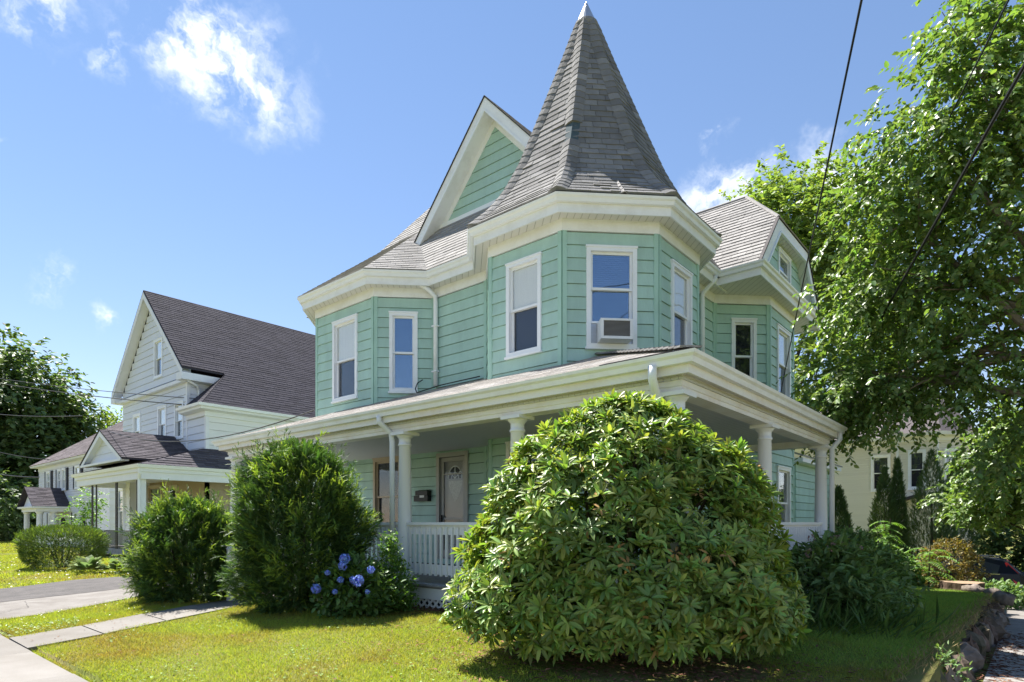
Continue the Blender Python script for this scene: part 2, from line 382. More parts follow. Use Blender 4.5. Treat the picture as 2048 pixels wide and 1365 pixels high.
# ================================================================ the mint-green corner house
GH = empty("green_house", (-6, 5, 0), "mint green corner house with conical corner turret and white wraparound porch", "house")
Z_FR, Z_SO, Z_EV = 6.27, 6.47, 6.71
P0, P1, P2, P3 = (-4.73, 2.10), (-3.06, 2.10), (-1.88, 3.28), (-1.88, 4.95)
TC = (-3.895, 4.115)
upper = [(-11.22, 12), (-11.22, 2.85), (-10.28, 1.91), (-8.0, 1.91), (-7.06, 2.85), (-5.48, 2.85), P0, P1, P2, P3, (-2.45, 5.52), (-2.45, 7.14), (-1.52, 8.07), (-1.52, 9.93), (-2.45, 10.86), (-2.45, 12)]
lower = [(-11.22, 12), (-11.22, 2.85), (-5.48, 2.85), P0, P1, P2, P3, (-2.45, 5.52), (-2.45, 7.14), (-1.52, 8.07), (-1.52, 9.93), (-2.45, 10.86), (-2.45, 12)]
def inset(path, d):
    mb = MB().sweep(path, [(-d, 0)], closed=True); return [(x, y) for x, y, z in mb.v]
wl = MB().prism(inset(upper, .122), 3.5, 6.6).build("wall", M["core"], GH)
wl2 = MB().prism(inset(lower, .122), 0.0, 3.52).build("wall", M["core"], GH)
back = MB()
E_ = .221
# --- second storey faces: (P, Q, windows)
faces2 = [
    (upper[2], upper[3], [(.74, 1.70, 4.13, 6.0, dict(label="window of the left bay with white shade above a dark lower sash"))]),
    (upper[3], upper[4], [(.33, .95, 4.17, 5.93, dict(up="room", lo="screen", glass="glass_blue", label="narrow bay window reflecting blue sky"))]),
    (upper[4], upper[5], []), (upper[5], P0, []),
    (P0, P1, [(.44, 1.24, 4.30, 6.0, dict(label="turret window with white shade facing the front lawn"))]),
    (P1, P2, [(.41, 1.29, 4.28, 6.01, dict(up="blind", lo="room", glass="glass_blue", split=.60, label="turret window holding an air conditioner"))]),
    (P2, P3, [(.47, 1.32, 4.28, 5.97, {})]),
    (P3, upper[10], []), (upper[10], upper[11], []),
    (upper[11], upper[12], [(.41, 1.0, 4.25, 5.92, dict(up="room", lo="room", label="bay window reflecting dark leaves"))]),
    (upper[12], upper[13], [(.50, 1.50, 4.25, 5.95, {})]),
]
nbd = 0
for P, Q, wins in faces2:
    W = Wall(P, Q); cb = .075
    put_boards(W, rows(W, cb, W.len - cb, 3.72, Z_FR, E_, [x[:4] for x in wins], ph=(Z_FR - 3.72) % E_), M["mint"], wl)
    for u0, u1, z0, z1, kw in wins: window(W, u0, u1, z0, z1, GH, **kw)
    for a, b in ((0, cb), (W.len - cb, W.len)):
        W.box(MB(), a, b, -.1, .032, 3.6, Z_FR).build("corner_board", M["mint_trim"], wl)
for P, Q in ((upper[0], upper[1]), (upper[1], upper[2]), (upper[13], upper[14]), (upper[14], upper[15])):   # sides out of view
    W = Wall(P, Q); put_boards(W, rows(W, 0, W.len, 3.72, Z_FR, E_), M["mint"], wl, merge=back)
# --- first storey
wdoor = (4.25, 5.22, .50, 2.81); wwin = (1.99, 3.02, .98, 2.84)
faces1 = [
    (lower[1], lower[2], [wwin, wdoor]), (lower[2], P0, []), (P0, P1, [(.44, 1.24, .98, 2.75)]), (P1, P2, [(.41, 1.29, .98, 2.75)]), (P2, P3, [(.44, 1.24, .98, 2.75)]),
    (lower[7], lower[8], []), (lower[8], lower[9], [(.41, 1.0, .98, 2.62)]), (lower[9], lower[10], [(.50, 1.50, .9, 2.62)])]
for i, (P, Q, hl) in enumerate(faces1):
    W = Wall(P, Q); cb = .075
    z1 = 2.86 if i < 6 else 3.5
    rr = rows(W, cb, W.len - cb, .38 if i < 6 else .1, z1, .215, hl)
    if i in (0, 1, 5, 6, 7): put_boards(W, rr, M["mint"], wl2)
    else: put_boards(W, rr, M["mint"], wl2, merge=back)
    for a, b in ((0, cb), (W.len - cb, W.len)):
        W.box(MB(), a, b, -.1, .032, .38 if i < 6 else .1, z1).build("corner_board", M["mint_trim"], wl2)
    for h in hl:
        if h is wdoor: continue
        window(W, *h, GH, up="room" if i else "room", lo="room" if i else "screen", frame="tan" if i == 0 else "vinyl", label="dark porch window in a tan frame" if i == 0 else None)
for P, Q in ((lower[0], lower[1]), (P3, lower[7]), (lower[10], lower[11]), (lower[11], lower[12])):
    W = Wall(P, Q); put_boards(W, rows(W, 0, W.len, .1, 3.5, .215), M["mint"], wl2, merge=back)
tag(back.build("siding", M["mint"], GH), kind="stuff")
MB().prism(inset(lower, .02), -.3, .12).build("foundation", mat("foundation_stone", (.25, .24, .22), .9, .2, var=.4, nscale=5, bump=.4), GH)
# front door with storm door, on the first-floor wall behind the porch
W = Wall(lower[1], lower[2]); a, b, c, d = wdoor
f = MB()
for e0, e1, g0, g1 in ((a, a + .09, c, d), (b - .09, b, c, d), (a + .09, b - .09, d - .09, d)): W.box(f, e0, e1, -.11, .05, g0, g1)
dr = f.build("door", mat("door_casing", (.42, .41, .39), .5, .4), GH)
W.box(MB(), a + .09, b - .09, -.11, -.07, c, d - .09).build("door_leaf", M["grey_door"], dr)
fl = MB(); uc, zc = (a + b) / 2, 2.25
fl.add([W.pt(uc - .2, -.066, zc)] + [W.pt(uc - .2 * math.cos(k * math.pi / 10), -.066, zc + .26 * math.sin(k * math.pi / 10)) for k in range(1, 10)] + [W.pt(uc + .2, -.066, zc)], [tuple(range(11))])
fl.build("fanlight", M["room"], dr)
bars = MB()
for k in (2, 5, 8):
    bars.bar(W.pt(uc, -.062, zc), W.pt(uc - .2 * math.cos(k * math.pi / 10), -.062, zc + .26 * math.sin(k * math.pi / 10)), .016, .012)
ring = [W.pt(uc - .11 * math.cos(k * math.pi / 8), -.062, zc + .13 * math.sin(k * math.pi / 8)) for k in range(9)]
bars.tube(ring, .008, 6); bars.tube([W.pt(uc - .21 * math.cos(k * math.pi / 12), -.062, zc + .27 * math.sin(k * math.pi / 12)) for k in range(13)], .012, 6)
bars.build("fanlight_bars", M["vinyl"], dr)
st = MB()                                # storm-door frame
for e0, e1, g0, g1 in ((a + .1, a + .19, c + .02, d - .1), (b - .19, b - .1, c + .02, d - .1), (a + .19, b - .19, d - .19, d - .1), (a + .19, b - .19, 2.33, 2.36), (a + .19, b - .19, 1.36, 1.40), (a + .19, b - .19, 1.2, 1.225), (a + .19, b - .19, c + .02, c + .2)):
    W.box(st, e0, e1, -.03, 0.0, g0, g1)
st.build("storm_door", M["alu"], dr)
W.box(MB(), a + .185, b - .185, -.02, -.015, c + .2, d - .19).build("pane", glass_mat("storm_door_glass", base=.02, ior=1.35), dr)
cu = MB(); cu.add([W.pt(uc - .2, -.064, 2.2), W.pt(uc + .22, -.064, 2.2), W.pt(uc + .2, -.060, 2.05), W.pt(uc + .08, -.062, 1.82), W.pt(uc + .0, -.060, 1.74), W.pt(uc - .1, -.062, 1.9), W.pt(uc - .19, -.060, 2.08)], [(0, 6, 5, 4, 3, 2, 1)]); cu.build("lace_curtain", mat("lace_curtain", (.62, .62, .60), .9, .1, var=.4, nscale=30), dr)
W.box(W.box(MB(), a + .125, a + .15, 0, .04, 1.30, 1.46), a + .12, a + .165, .04, .055, 1.36, 1.44).build("door_handle", M["black"], dr)

# --- frieze, soffit, fascia, gutter along the upper eaves
eave = upper[:12]
MB().sweep(eave, [(-.02, Z_FR), (.035, Z_FR), (.035, Z_SO + .01), (-.02, Z_SO + .01)]).build("frieze", M["white"], GH)
MB().sweep(eave, [(.0, Z_SO), (.285, Z_SO), (.285, Z_SO + .02), (0, Z_SO + .02)]).build("soffit", M["soffit"], GH)
MB().sweep(eave, [(.28, Z_SO - .03), (.305, Z_SO - .03), (.305, Z_EV), (.28, Z_EV)]).build("fascia", M["white"], GH)
GUT = [(.307, Z_EV - .115), (.37, Z_EV - .115), (.385, Z_EV - .06), (.415, Z_EV - .035), (.425, Z_EV), (.405, Z_EV), (.40, Z_EV - .02), (.365, Z_EV - .05), (.35, Z_EV - .10), (.327, Z_EV - .10), (.327, Z_EV), (.307, Z_EV)]
MB().sweep(eave, GUT).build("gutter", M["vinyl"], GH)
# right-hand wall-gable: a square overhanging box over the three-sided bay
box = [(-2.35, 6.90), (-1.53, 6.90), (-1.53, 11.08), (-2.35, 11.08)]
MB().sweep([upper[11], upper[12], upper[13], upper[14]], [(-.02, Z_FR), (.035, Z_FR), (.035, Z_SO + .01), (-.02, Z_SO + .01)]).build("frieze", M["white"], GH)
MB().add([(-2.6, 6.62, Z_SO - .004), (-1.25, 6.62, Z_SO - .004), (-1.25, 11.36, Z_SO - .004), (-2.6, 11.36, Z_SO - .004)], [(3, 2, 1, 0)]).build("soffit", M["soffit"], GH)
MB().sweep(box, [(.28, Z_SO - .03), (.305, Z_SO - .03), (.305, Z_EV), (.28, Z_EV)]).build("fascia", M["white"], GH)
MB().sweep(box, GUT).build("gutter", M["vinyl"], GH)

# --- turret roof
prof = [(2.60, 6.76), (2.20, 7.12), (1.86, 7.56), (1.53, 8.16), (1.25, 8.82), (.89, 9.70), (.54, 10.56), (.19, 11.46)]
tr = MB()
for Rr, z in prof:
    for k in range(8):
        an = math.pi / 8 + k * math.pi / 4; tr.v.append((TC[0] + (Rr - .02) * math.cos(an), TC[1] + (Rr - .02) * math.sin(an), z))
for i in range(len(prof) - 1):
    for k in range(8): tr.f.append((i * 8 + k, i * 8 + (k + 1) % 8, (i + 1) * 8 + (k + 1) % 8, (i + 1) * 8 + k))
tr.f.append(tuple(range(8))[::-1])
TR = tr.build("turret_roof", M["tower_shingle"], GH)
def prof_at(s):                          # circumradius and height at slope distance s up the hip
    for (r0, z0), (r1, z1) in zip(prof, prof[1:]):
        l = math.hypot(r1 - r0, z1 - z0)
        if s <= l: return r0 + (r1 - r0) * s / l, z0 + (z1 - z0) * s / l
        s -= l
    return prof[-1]
LT = sum(math.hypot(b[0] - a[0], b[1] - a[1]) for a, b in zip(prof, prof[1:]))
pieces = []; r_ = random.Random(5); e = .148
for k in range(8):
    a0 = math.pi / 8 + k * math.pi / 4; a1 = a0 + math.pi / 4; am = (a0 + a1) / 2
    fn = Vector((math.cos(am), math.sin(am), 0)); fu = Vector((-math.sin(am), math.cos(am), 0))
    nn = int(LT / e)
    for i in range(nn):
        r0, z0 = prof_at(i * e); r1, z1 = prof_at(min((i + 1.12) * e, LT - .001))
        ap0, ap1 = r0 * math.cos(math.pi / 8), r1 * math.cos(math.pi / 8); h0, h1 = r0 * math.sin(math.pi / 8), r1 * math.sin(math.pi / 8)
        out_n = Vector((fn.x * (z1 - z0), fn.y * (z1 - z0), ap0 - ap1)).normalized()
        tw = .31; s = -h0 - (i % 2) * tw / 2 - r_.random() * .1
        base0 = Vector((TC[0], TC[1], z0)) + fn * ap0; base1 = Vector((TC[0], TC[1], z1)) + fn * ap1
        while s < h0:
            s1 = s + tw * r_.uniform(.93, 1.07); p, q = max(s, -h0), min(s1 - .007, h0); p2, q2 = max(s, -h1), min(s1 - .007, h1)
            if q - p > .03:
                if q2 <= p2: p2 = q2 = max(-h1, min(h1, (p2 + q2) / 2))
                th = .013 * r_.uniform(.8, 1.5) + (.01 if r_.random() < .05 else 0)
                hx = [base0 + fu * p, base0 + fu * q, base1 + fu * q2, base1 + fu * p2]
                hx = [h - out_n * .012 for h in hx[:2]] + [h - out_n * .012 for h in hx[2:]] + [hx[0] + out_n * th, hx[1] + out_n * th, hx[2] + out_n * .002, hx[3] + out_n * .002]
                pieces.append((k, (hx[0] - CAM).length, hx))
            s = s1
vis = sorted([p for p in pieces if p[0] in (4, 5, 6, 7) and p[2][0].y < 4.2 or p[0] == 6], key=lambda p: p[1])[:300]
ids = {id(p) for p in vis}
rest = MB()
for p in pieces:
    if id(p) in ids: MB().hexa(p[2]).build("shingle", M["tower_shingle_o"], TR)
    else: rest.hexa(p[2])
tag(rest.build("shingles", M["tower_shingle"], TR), kind="stuff")
for k in range(8):                       # rounded hip caps
    an = math.pi / 8 + k * math.pi / 4; dr_ = Vector((math.cos(an), math.sin(an), 0)); du = Vector((-math.sin(an), math.cos(an), 0))
    capm = MB(); i = 0; s = 0.0; ec = .165
    while s < LT - .1:
        r0, z0 = prof_at(s); r1, z1 = prof_at(min(s + ec * 1.1, LT - .001)); wd = min(.165, r0 * .5); wd1 = min(.165, r1 * .5)
        if k == 6 and 1.8 < s < 2.25: s += ec; continue      # caps missing here
        sl = Vector((dr_.x * (z1 - z0), dr_.y * (z1 - z0), r0 - r1)).normalized()
        ring0 = []; ring1 = []
        for q in range(5):
            g = (q - 2) / 2; fall = abs(g) * math.tan(math.pi / 8) * .9; bl = .045 * (1 - g * g)
            ring0.append(Vector((TC[0], TC[1], z0)) + dr_ * (r0 - fall * wd) + du * g * wd + sl * (bl + .014))
            ring1.append(Vector((TC[0], TC[1], z1)) + dr_ * (r1 - fall * wd1) + du * g * wd1 + sl * (bl + .004))
        low = [p - sl * (.05 if q in (1, 2, 3) else .03) for q, p in enumerate(ring0)]
        bI = len(capm.v); capm.v += [tuple(p) for p in ring0 + ring1 + low]
        for q in range(4): capm.f += [(bI + q, bI + q + 1, bI + 5 + q + 1, bI + 5 + q), (bI + 10 + q, bI + 10 + q + 1, bI + q + 1, bI + q)]
        s += ec
    tag(capm.build("hip_cap", M["tower_shingle"], TR), kind="stuff")
r0, z0 = prof_at(1.78); r1, z1 = prof_at(2.32); an = math.pi / 8 + 6 * math.pi / 4; dr_ = Vector((math.cos(an), math.sin(an), 0)); du = Vector((-math.sin(an), math.cos(an), 0))
fp = MB()
for sg in (-1, 1):
    q = [Vector((TC[0], TC[1], z)) + dr_ * (rr + .02) + du * 0 for rr, z in ((r0, z0), (r1, z1))]; q2 = [Vector((TC[0], TC[1], z)) + dr_ * (rr + .02 - .06) + du * sg * .13 for rr, z in ((r0, z0), (r1, z1))]
    fp.add([q[0], q2[0], q2[1], q[1]], [(0, 1, 2, 3)])
fp.build("flashing_patch", M["flash"], TR)
MB().lathe([(.235, 11.40), (.20, 11.50), (.004, 11.95)], *TC, 24).build("finial", M["metal"], TR)
MB().lathe([(.25, 11.34), (.26, 11.40), (.235, 11.47), (.20, 11.50)], *TC, 24).build("finial_collar", M["tower_shingle"], TR)

# --- main roof: hipped body, front bay and right cross gable, all with lapped shingles
K = 1.33; RE = Z_EV + .02
def plane_roof(mb, pts): mb.add(pts, [tuple(range(len(pts)))])
mr_ = MB()
X0, X1, Y0, Y1 = -11.62, -2.05, 2.45, 12.4; hz = 3.0; zt = RE + K * hz
plane_roof(mr_, [(X0, Y0, RE), (X1, Y0, RE), (X1 - hz, Y0 + hz, zt), (X0 + hz, Y0 + hz, zt)])
plane_roof(mr_, [(X1, Y0, RE), (X1, Y1, RE), (X1 - hz, Y1 - hz, zt), (X1 - hz, Y0 + hz, zt)])
plane_roof(mr_, [(X1, Y1, RE), (X0, Y1, RE), (X0 + hz, Y1 - hz, zt), (X1 - hz, Y1 - hz, zt)])
plane_roof(mr_, [(X0, Y1, RE), (X0, Y0, RE), (X0 + hz, Y0 + hz, zt), (X0 + hz, Y1 - hz, zt)])
plane_roof(mr_, [(X0 + hz, Y0 + hz, zt), (X1 - hz, Y0 + hz, zt), (X1 - hz, Y1 - hz, zt), (X0 + hz, Y1 - hz, zt)])
MR = mr_.build("main_roof", M["pale_shingle"], GH)
sh = MB(); cs = 1 / math.sqrt(1 + K * K); LS = hz / cs
shingles(sh, (X0, Y0, RE), (1, 0, 0), (0, cs, K * cs), LS, lambda t: (t * cs, X1 - X0 - t * cs), e=.135, tw=.31, seed=1)
shingles(sh, (X1, Y0, RE), (0, 1, 0), (-cs, 0, K * cs), LS, lambda t: (t * cs, Y1 - Y0 - t * cs), e=.135, tw=.31, seed=2)
shingles(sh, (X0, Y1, RE), (0, -1, 0), (cs, 0, K * cs), LS, lambda t: (t * cs, Y1 - Y0 - t * cs), e=.135, tw=.31, seed=3)
# bay roof: front and two slanted facets meeting the body
bc = [(-11.22 - .41, 2.85 + .0), (-10.28 - .17, 1.91 - .405), (-8.0 + .17, 1.91 - .405), (-7.06 + .17, 2.85 - .405)]
KB = .80; cb_ = 1 / math.sqrt(1 + KB * KB); by = bc[1][1]; hb = 2.45; q = math.tan(math.pi / 8)
fr_top = [(bc[1][0] + hb * q, by + hb, RE + KB * hb), (bc[2][0] - hb * q, by + hb, RE + KB * hb)]
bm = MB()
plane_roof(bm, [(*bc[1], RE), (*bc[2], RE), fr_top[1], fr_top[0]])
s2 = 1 / math.sqrt(2)
plane_roof(bm, [(*bc[2], RE), (bc[2][0] + .94, by + .94, RE), (fr_top[1][0] + .94, fr_top[1][1] + .94, fr_top[1][2] + 0), fr_top[1]])
plane_roof(bm, [(bc[1][0] - .98, by + .98, RE), (*bc[1], RE), fr_top[0], (fr_top[0][0] - .98, fr_top[0][1] + .98, fr_top[0][2])])
bm.build("bay_roof", M["pale_shingle"], GH)
LB = hb / cb_
shingles(sh, (*bc[1], RE), (1, 0, 0), (0, cb_, KB * cb_), LB, lambda t: (t * cb_ * q, bc[2][0] - bc[1][0] - t * cb_ * q), e=.135, tw=.31, seed=4)
shingles(sh, (*bc[2], RE), (s2, s2, 0), (-s2 * cb_, s2 * cb_, KB * cb_), LB, lambda t: (t * cb_ * q, 1.45), e=.135, tw=.31, seed=5)
shingles(sh, (*bc[1], RE), (-s2, s2, 0), (s2 * cb_, s2 * cb_, KB * cb_), LB, lambda t: (t * cb_ * q, 1.45), e=.135, tw=.31, seed=6)
tag(sh.build("shingles", M["pale_shingle"], MR), kind="stuff")
for pth in ([(-11.22, 6), (-11.22, 2.85), (-10.28, 1.91), (-8.0, 1.91), (-7.06, 2.85), (-5.6, 2.85)], [(-2.45, 5.52), (-2.45, 7.1)]):
    MB().sweep(pth, [(.30, Z_EV - .02), (.40, Z_EV + .012), (.40, Z_EV + .04), (.30, Z_EV + .07)]).build("drip_edge", M["drip"], GH)

# --- steep front gable
GX, GYr, GYw, GZ = -6.02, 3.35, 3.70, 10.55; gs = 1.09; GD = 6.0
gz = lambda dx, top: top - gs * dx
gm = MB(); hw = 2.31
for sg in (-1, 1):                       # roof slopes of the gable, thick enough to show a dark edge
    gm.slab([(GX, GYr - .02, GZ + .03), (GX + sg * hw, GYr - .02, GZ + .03 - gs * hw), (GX + sg * hw, GD, GZ + .03 - gs * hw), (GX, GD, GZ + .03)], (0, 0, -.028))
gm.build("gable_roof", M["drip"], GH)
gsh = MB(); cg = 1 / math.sqrt(1 + gs * gs)
for sg in (-1, 1):
    shingles(gsh, (GX + sg * hw, GYr - .02, GZ + .034 - gs * hw), (0, 1, 0), (-sg * cg, 0, gs * cg), hw / cg, lambda t: (0, GD - GYr), th=.006, seed=8 + sg)
tag(gsh.build("shingles", M["pale_shingle"], MR), kind="stuff")
for sg in (-1, 1):                       # rake boards, soffit strip, inner trim
    r1 = MB(); off = .34
    def rp(dx, dz, y): return (GX + sg * dx, y, GZ - gs * dx - dz)
    a = [rp(0, 0.0, GYr), rp(2.30, 0.0, GYr), rp(2.30 - .09, .25, GYr), rp(0, .25, GYr)]
    r1.slab(a if sg > 0 else a[::-1], (0, .03, 0)); r1.build("rake_board", M["white"], GH)
    r2 = MB(); a = [rp(0, .25, GYr - .012), rp(2.21, .25, GYr - .012), rp(2.17, .31, GYr - .012), rp(0, .31, GYr - .012)]
    r2.slab(a if sg > 0 else a[::-1], (0, .05, 0)); r2.build("rake_moulding", M["vinyl"], GH)
    r3 = MB(); a = [rp(0, .29, GYr), rp(2.2, .29, GYr), rp(2.2, .29, GYw), rp(0, .29, GYw)]
    r3.slab(a, (0, 0, .02)); r3.build("soffit", M["white"], GH)
    r4 = MB(); a = [rp(0, .29, GYw - .02), rp(2.2, .29, GYw - .02), rp(2.2, .48, GYw - .02), rp(0, .48, GYw - .02)]
    r4.slab(a if sg > 0 else a[::-1], (0, .05, 0)); r4.build("gable_trim", M["white"], GH)
W = Wall((GX - 3, GYw), (GX + 3, GYw)); zb = 8.40; zpk = GZ - .46
GW = MB().add([(GX - 2.2, GYw + .12, 7.9), (GX + 2.2, GYw + .12, 7.9), (GX, GYw + .12, GZ - .3)], [(0, 1, 2)]).build("gable_wall", M["core"], GH)
def gclip(z):
    h = (zpk - z) / gs + .08
    return 3 - h, 3 + h
for (a, b, c, d) in rows(W, 0, 6, zb, zpk, E_, clip=gclip):
    put_boards(W, [(a, b, c, d)], M["mint"], GW, nb=.02, nt=.002, back=-.1)
W.box(MB(), 1.0, 5.0, -.05, .045, zb - .14, zb + .03).build("gable_sill", M["vinyl"], GH)
W.box(MB(), .9, 5.1, -.05, .06, zb - .22, zb - .14).build("gable_flashing", M["flash"], GH)

# --- right cross gable with clipped (jerkinhead) top
GC, XO = 8.99, -1.24; zb0 = RE; ky = 1.12; hb_ = 2.38
yb, zbk = 1.16, RE + ky * (hb_ - 1.16)  # half-width and height where the clip starts
zr = RE + ky * hb_; xr = -2.36
rg = MB()
for sg in (-1, 1):
    a = [(XO, GC + sg * hb_, RE), (XO, GC + sg * yb, zbk), (xr, GC, zr), (-7, GC, zr), (-7, GC + sg * hb_, RE)]
    plane_roof(rg, a if sg < 0 else a[::-1])
plane_roof(rg, [(XO, GC - yb, zbk), (XO, GC + yb, zbk), (xr, GC, zr)])
RG = rg.build("cross_gable_roof", M["pale_shingle"], GH)
s5 = MB(); ck = 1 / math.sqrt(1 + ky * ky)
shingles(s5, (XO + .02, GC - hb_, RE + .005), (-1, 0, 0), (0, ck, ky * ck), hb_ / ck, lambda t: (max(0, (t * ck - (hb_ - yb))) * (XO - xr) / yb, 4.6), e=.15, tw=.33, th=.018, seed=11)
shingles(s5, (XO + .02, GC + hb_, RE + .005), (-1, 0, 0), (0, -ck, ky * ck), hb_ / ck, lambda t: (max(0, (t * ck - (hb_ - yb))) * (XO - xr) / yb, 4.6), e=.15, tw=.33, th=.018, seed=12)
hl_ = math.hypot(XO - xr, zr - zbk)
shingles(s5, (XO + .03, GC - yb, zbk), (0, 1, 0), ((xr - XO) / hl_, 0, (zr - zbk) / hl_), hl_, lambda t: (t / hl_ * yb, 2 * yb - t / hl_ * yb), e=.15, tw=.33, th=.018, seed=13)
tag(s5.build("shingles", M["pale_shingle"], RG), kind="stuff")
cp = MB()
for sg in (-1, 1): cp.tube([(XO, GC + sg * yb, zbk + .01), (xr, GC, zr + .01)], .045, 6)
cp.tube([(xr, GC, zr), (-6, GC, zr)], .05, 6); cp.build("ridge_cap", M["pale_shingle"], RG)
XF = XO - .24                            # gable wall plane
ra = MB()
outl = [(GC - hb_, RE - .02), (GC - yb, zbk - .01), (GC + yb, zbk - .01), (GC + hb_, RE - .02)]
inl = [(GC - hb_ + .34, RE - .02), (GC - yb + .13, zbk - .27), (GC + yb - .13, zbk - .27), (GC + hb_ - .34, RE - .02)]
for i in range(3):
    r1 = MB(); a = [(XO, *outl[i]), (XO, *outl[i + 1]), (XO, *inl[i + 1]), (XO, *inl[i])]; r1.slab(a, (-.03, 0, 0)); r1.build("rake_board", M["white"], GH)
    dk = MB().bar((XO - .01, outl[i][0], outl[i][1] + .03), (XO - .01, outl[i + 1][0], outl[i + 1][1] + .03), .07, .03); dk.build("drip_edge", M["drip"], GH)
    r2 = MB(); r2.bar((XO + .005, *inl[i]), (XO + .005, *inl[i + 1]), .05, .035); r2.build("rake_moulding", M["vinyl"], GH)
    r3 = MB(); a = [(XO - .03, *inl[i]), (XO - .03, *inl[i + 1]), (XF, *inl[i + 1]), (XF, *inl[i])]; r3.slab(a, (0, 0, .02)); r3.build("soffit", M["soffit"], GH)
W = Wall((XF, GC - 2.1), (XF, GC + 2.1))
CG = MB().add([(XF - .12, GC - 2.1, RE - .1), (XF - .12, GC + 2.1, RE - .1), (XF - .12, GC + yb, zbk), (XF - .12, GC - yb, zbk)], [(0, 1, 2, 3)]).build("gable_wall", M["core"], GH)
hole = (1.62, 2.58, RE + .12, RE + 1.0)
def jclip(z):
    h = min(2.05, (zr - z) / ky - .25); return 2.1 - h, 2.1 + h
put_boards(W, rows(W, 0, 4.2, RE - .02, zbk - .2, .23, [hole], clip=jclip), M["mint"], CG)
window(W, *hole, GH, up="room", lo="screen", label="small attic window in the clipped gable")
MB().box(XF - .02, GC - 2.1, RE - .06, XO - .02, GC + 2.1, RE + .0).build("gable_sill", M["white"], GH)

# --- rear ell at first-floor height
W = Wall((-2.0, 11.9), (-2.0, 16.0))
MB().box(-9, 11.95, -.8, -2.13, 16, 3.05).build("rear_wing", M["core"], GH)
RW = MB(); put_boards(W, rows(W, 0, 4.1, -.5, 3.0, .215), M["mint"], GH)
W2 = Wall((-6, 11.9), (-2.0, 11.9)); bb = MB(); put_boards(W2, rows(W2, 0, 4, -.5, 3.0, .215), M["mint"], GH, merge=bb); tag(bb.build("siding", M["mint"], GH), kind="stuff")
MB().slab([(-1.72, 11.6, 3.12), (-1.72, 16.3, 3.12), (-5.5, 16.3, 4.6), (-5.5, 11.6, 4.6)], (0, 0, .05)).build("rear_roof", M["pale_shingle"], GH)
MB().box(-2.0, 11.65, 2.98, -1.74, 16.2, 3.1).build("rear_fascia", M["white"], GH)
# ================================================================ porch of the green house
ZF, ZB, ZC = .36, 2.74, 2.86
XL, YB = -10.45, 6.25                   # left end, back end (column lines); columns at x=0 and y=0
floor_poly = [(XL - .15, -.15), (.15, -.15), (.15, YB + .15), (-2.5, YB + .15), (-2.5, 5.5), (-1.9, 4.95), (-1.9, 3.28), (-3.06, 2.12), (-4.73, 2.12), (-5.48, 2.87), (XL - .15, 2.87)]
PD = MB().prism(floor_poly, ZF - .06, ZF - .03).build("porch_deck", M["porch_grey"], GH)
i = 0; x = XL - .15
while x < .14:                           # deck boards run front to back
    MB().box(x + .004, -.19 + random.uniform(-.004, .004), ZF - .03, min(x + .14, .15), 2.8 if x < -2 else YB + .15, ZF).build("deck_board", M["porch_grey"], PD); x += .144
MB().sweep([(XL, 2.8), (XL, 0), (0, 0), (0, YB)], [(.10, .13), (.15, .13), (.15, ZF - .061), (.10, ZF - .061)]).build("porch_skirt", M["peel"], GH)
# lattice under the front edge
def lattice(P, Q, z0, z1, nm="lattice"):
    W = Wall(P, Q); lt = MB(); h = z1 - z0
    W.box(lt, 0, W.len, .10, .14, z0 - .02, z0); root = lt.build(nm, M["porch_white"], GH)
    u = -h
    while u < W.len:
        for sg, nn in ((1, .135), (-1, .122)):
            a, b = (u, u + h) if sg > 0 else (u + h, u)
            za, zb_ = z0, z1
            # clip to the wall length
            def cl(uv, other, zz, zo):
                if uv < 0: return 0, zz + (zo - zz) * (0 - uv) / (other - uv)
                if uv > W.len: return W.len, zz + (zo - zz) * (W.len - uv) / (other - uv)
                return uv, zz
            a1, za1 = cl(a, b, za, zb_); b1, zb1 = cl(b, a, zb_, za)
            if abs(a1 - b1) > .03: MB().bar(W.pt(a1, nn, za1), W.pt(b1, nn, zb1), .010, .036, up=W.n.cross(W.pt(b1, nn, zb1) - W.pt(a1, nn, za1))).build("lattice_strip", M["peel"], root)
        u += .13
lattice((-4.5, 0), (-2.45, 0), -.02, .14); lattice((0, 3.2), (0, YB - .1), -.12, .14)
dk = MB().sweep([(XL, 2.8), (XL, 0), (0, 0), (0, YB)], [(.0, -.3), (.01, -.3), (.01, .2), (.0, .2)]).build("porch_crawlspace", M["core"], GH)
# columns
def column(x, y, z0=ZF, z1=ZB, r=.112):
    mb = MB().box(x - .16, y - .16, z0, x + .16, y + .16, z0 + .07)
    mb.lathe([(r * 1.25, z0 + .07), (r * 1.28, z0 + .10), (r * 1.08, z0 + .13), (r, z0 + .16), (r * 1.0, z0 + 1.0), (r * .84, z1 - .22), (r * .96, z1 - .21), (r * .96, z1 - .185), (r * .84, z1 - .17), (r * .86, z1 - .10), (r * 1.2, z1 - .055), (r * 1.2, z1 - .045)], x, y, 24)
    mb.box(x - .165, y - .165, z1 - .045, x + .165, y + .165, z1)
    o = mb.build("porch_column", M["peel"], GH)
    for p in o.data.polygons: p.use_smooth = len(p.vertices) == 4 and abs(p.normal.z) < .6 and min(abs(p.normal.x), abs(p.normal.y)) > .02
    return o
for x in (XL, -8.4, -7.05 - .0, -4.67, -2.31, 0.0): column(x, 0)
for y in (3.0, YB): column(0, y)
# half columns below the deck
pr = MB()
for x in (-4.67, -2.31, 0): MB().box(x - .11, -.1, -.3, x + .11, .09, .3).build("porch_pier", M["peel"], GH)
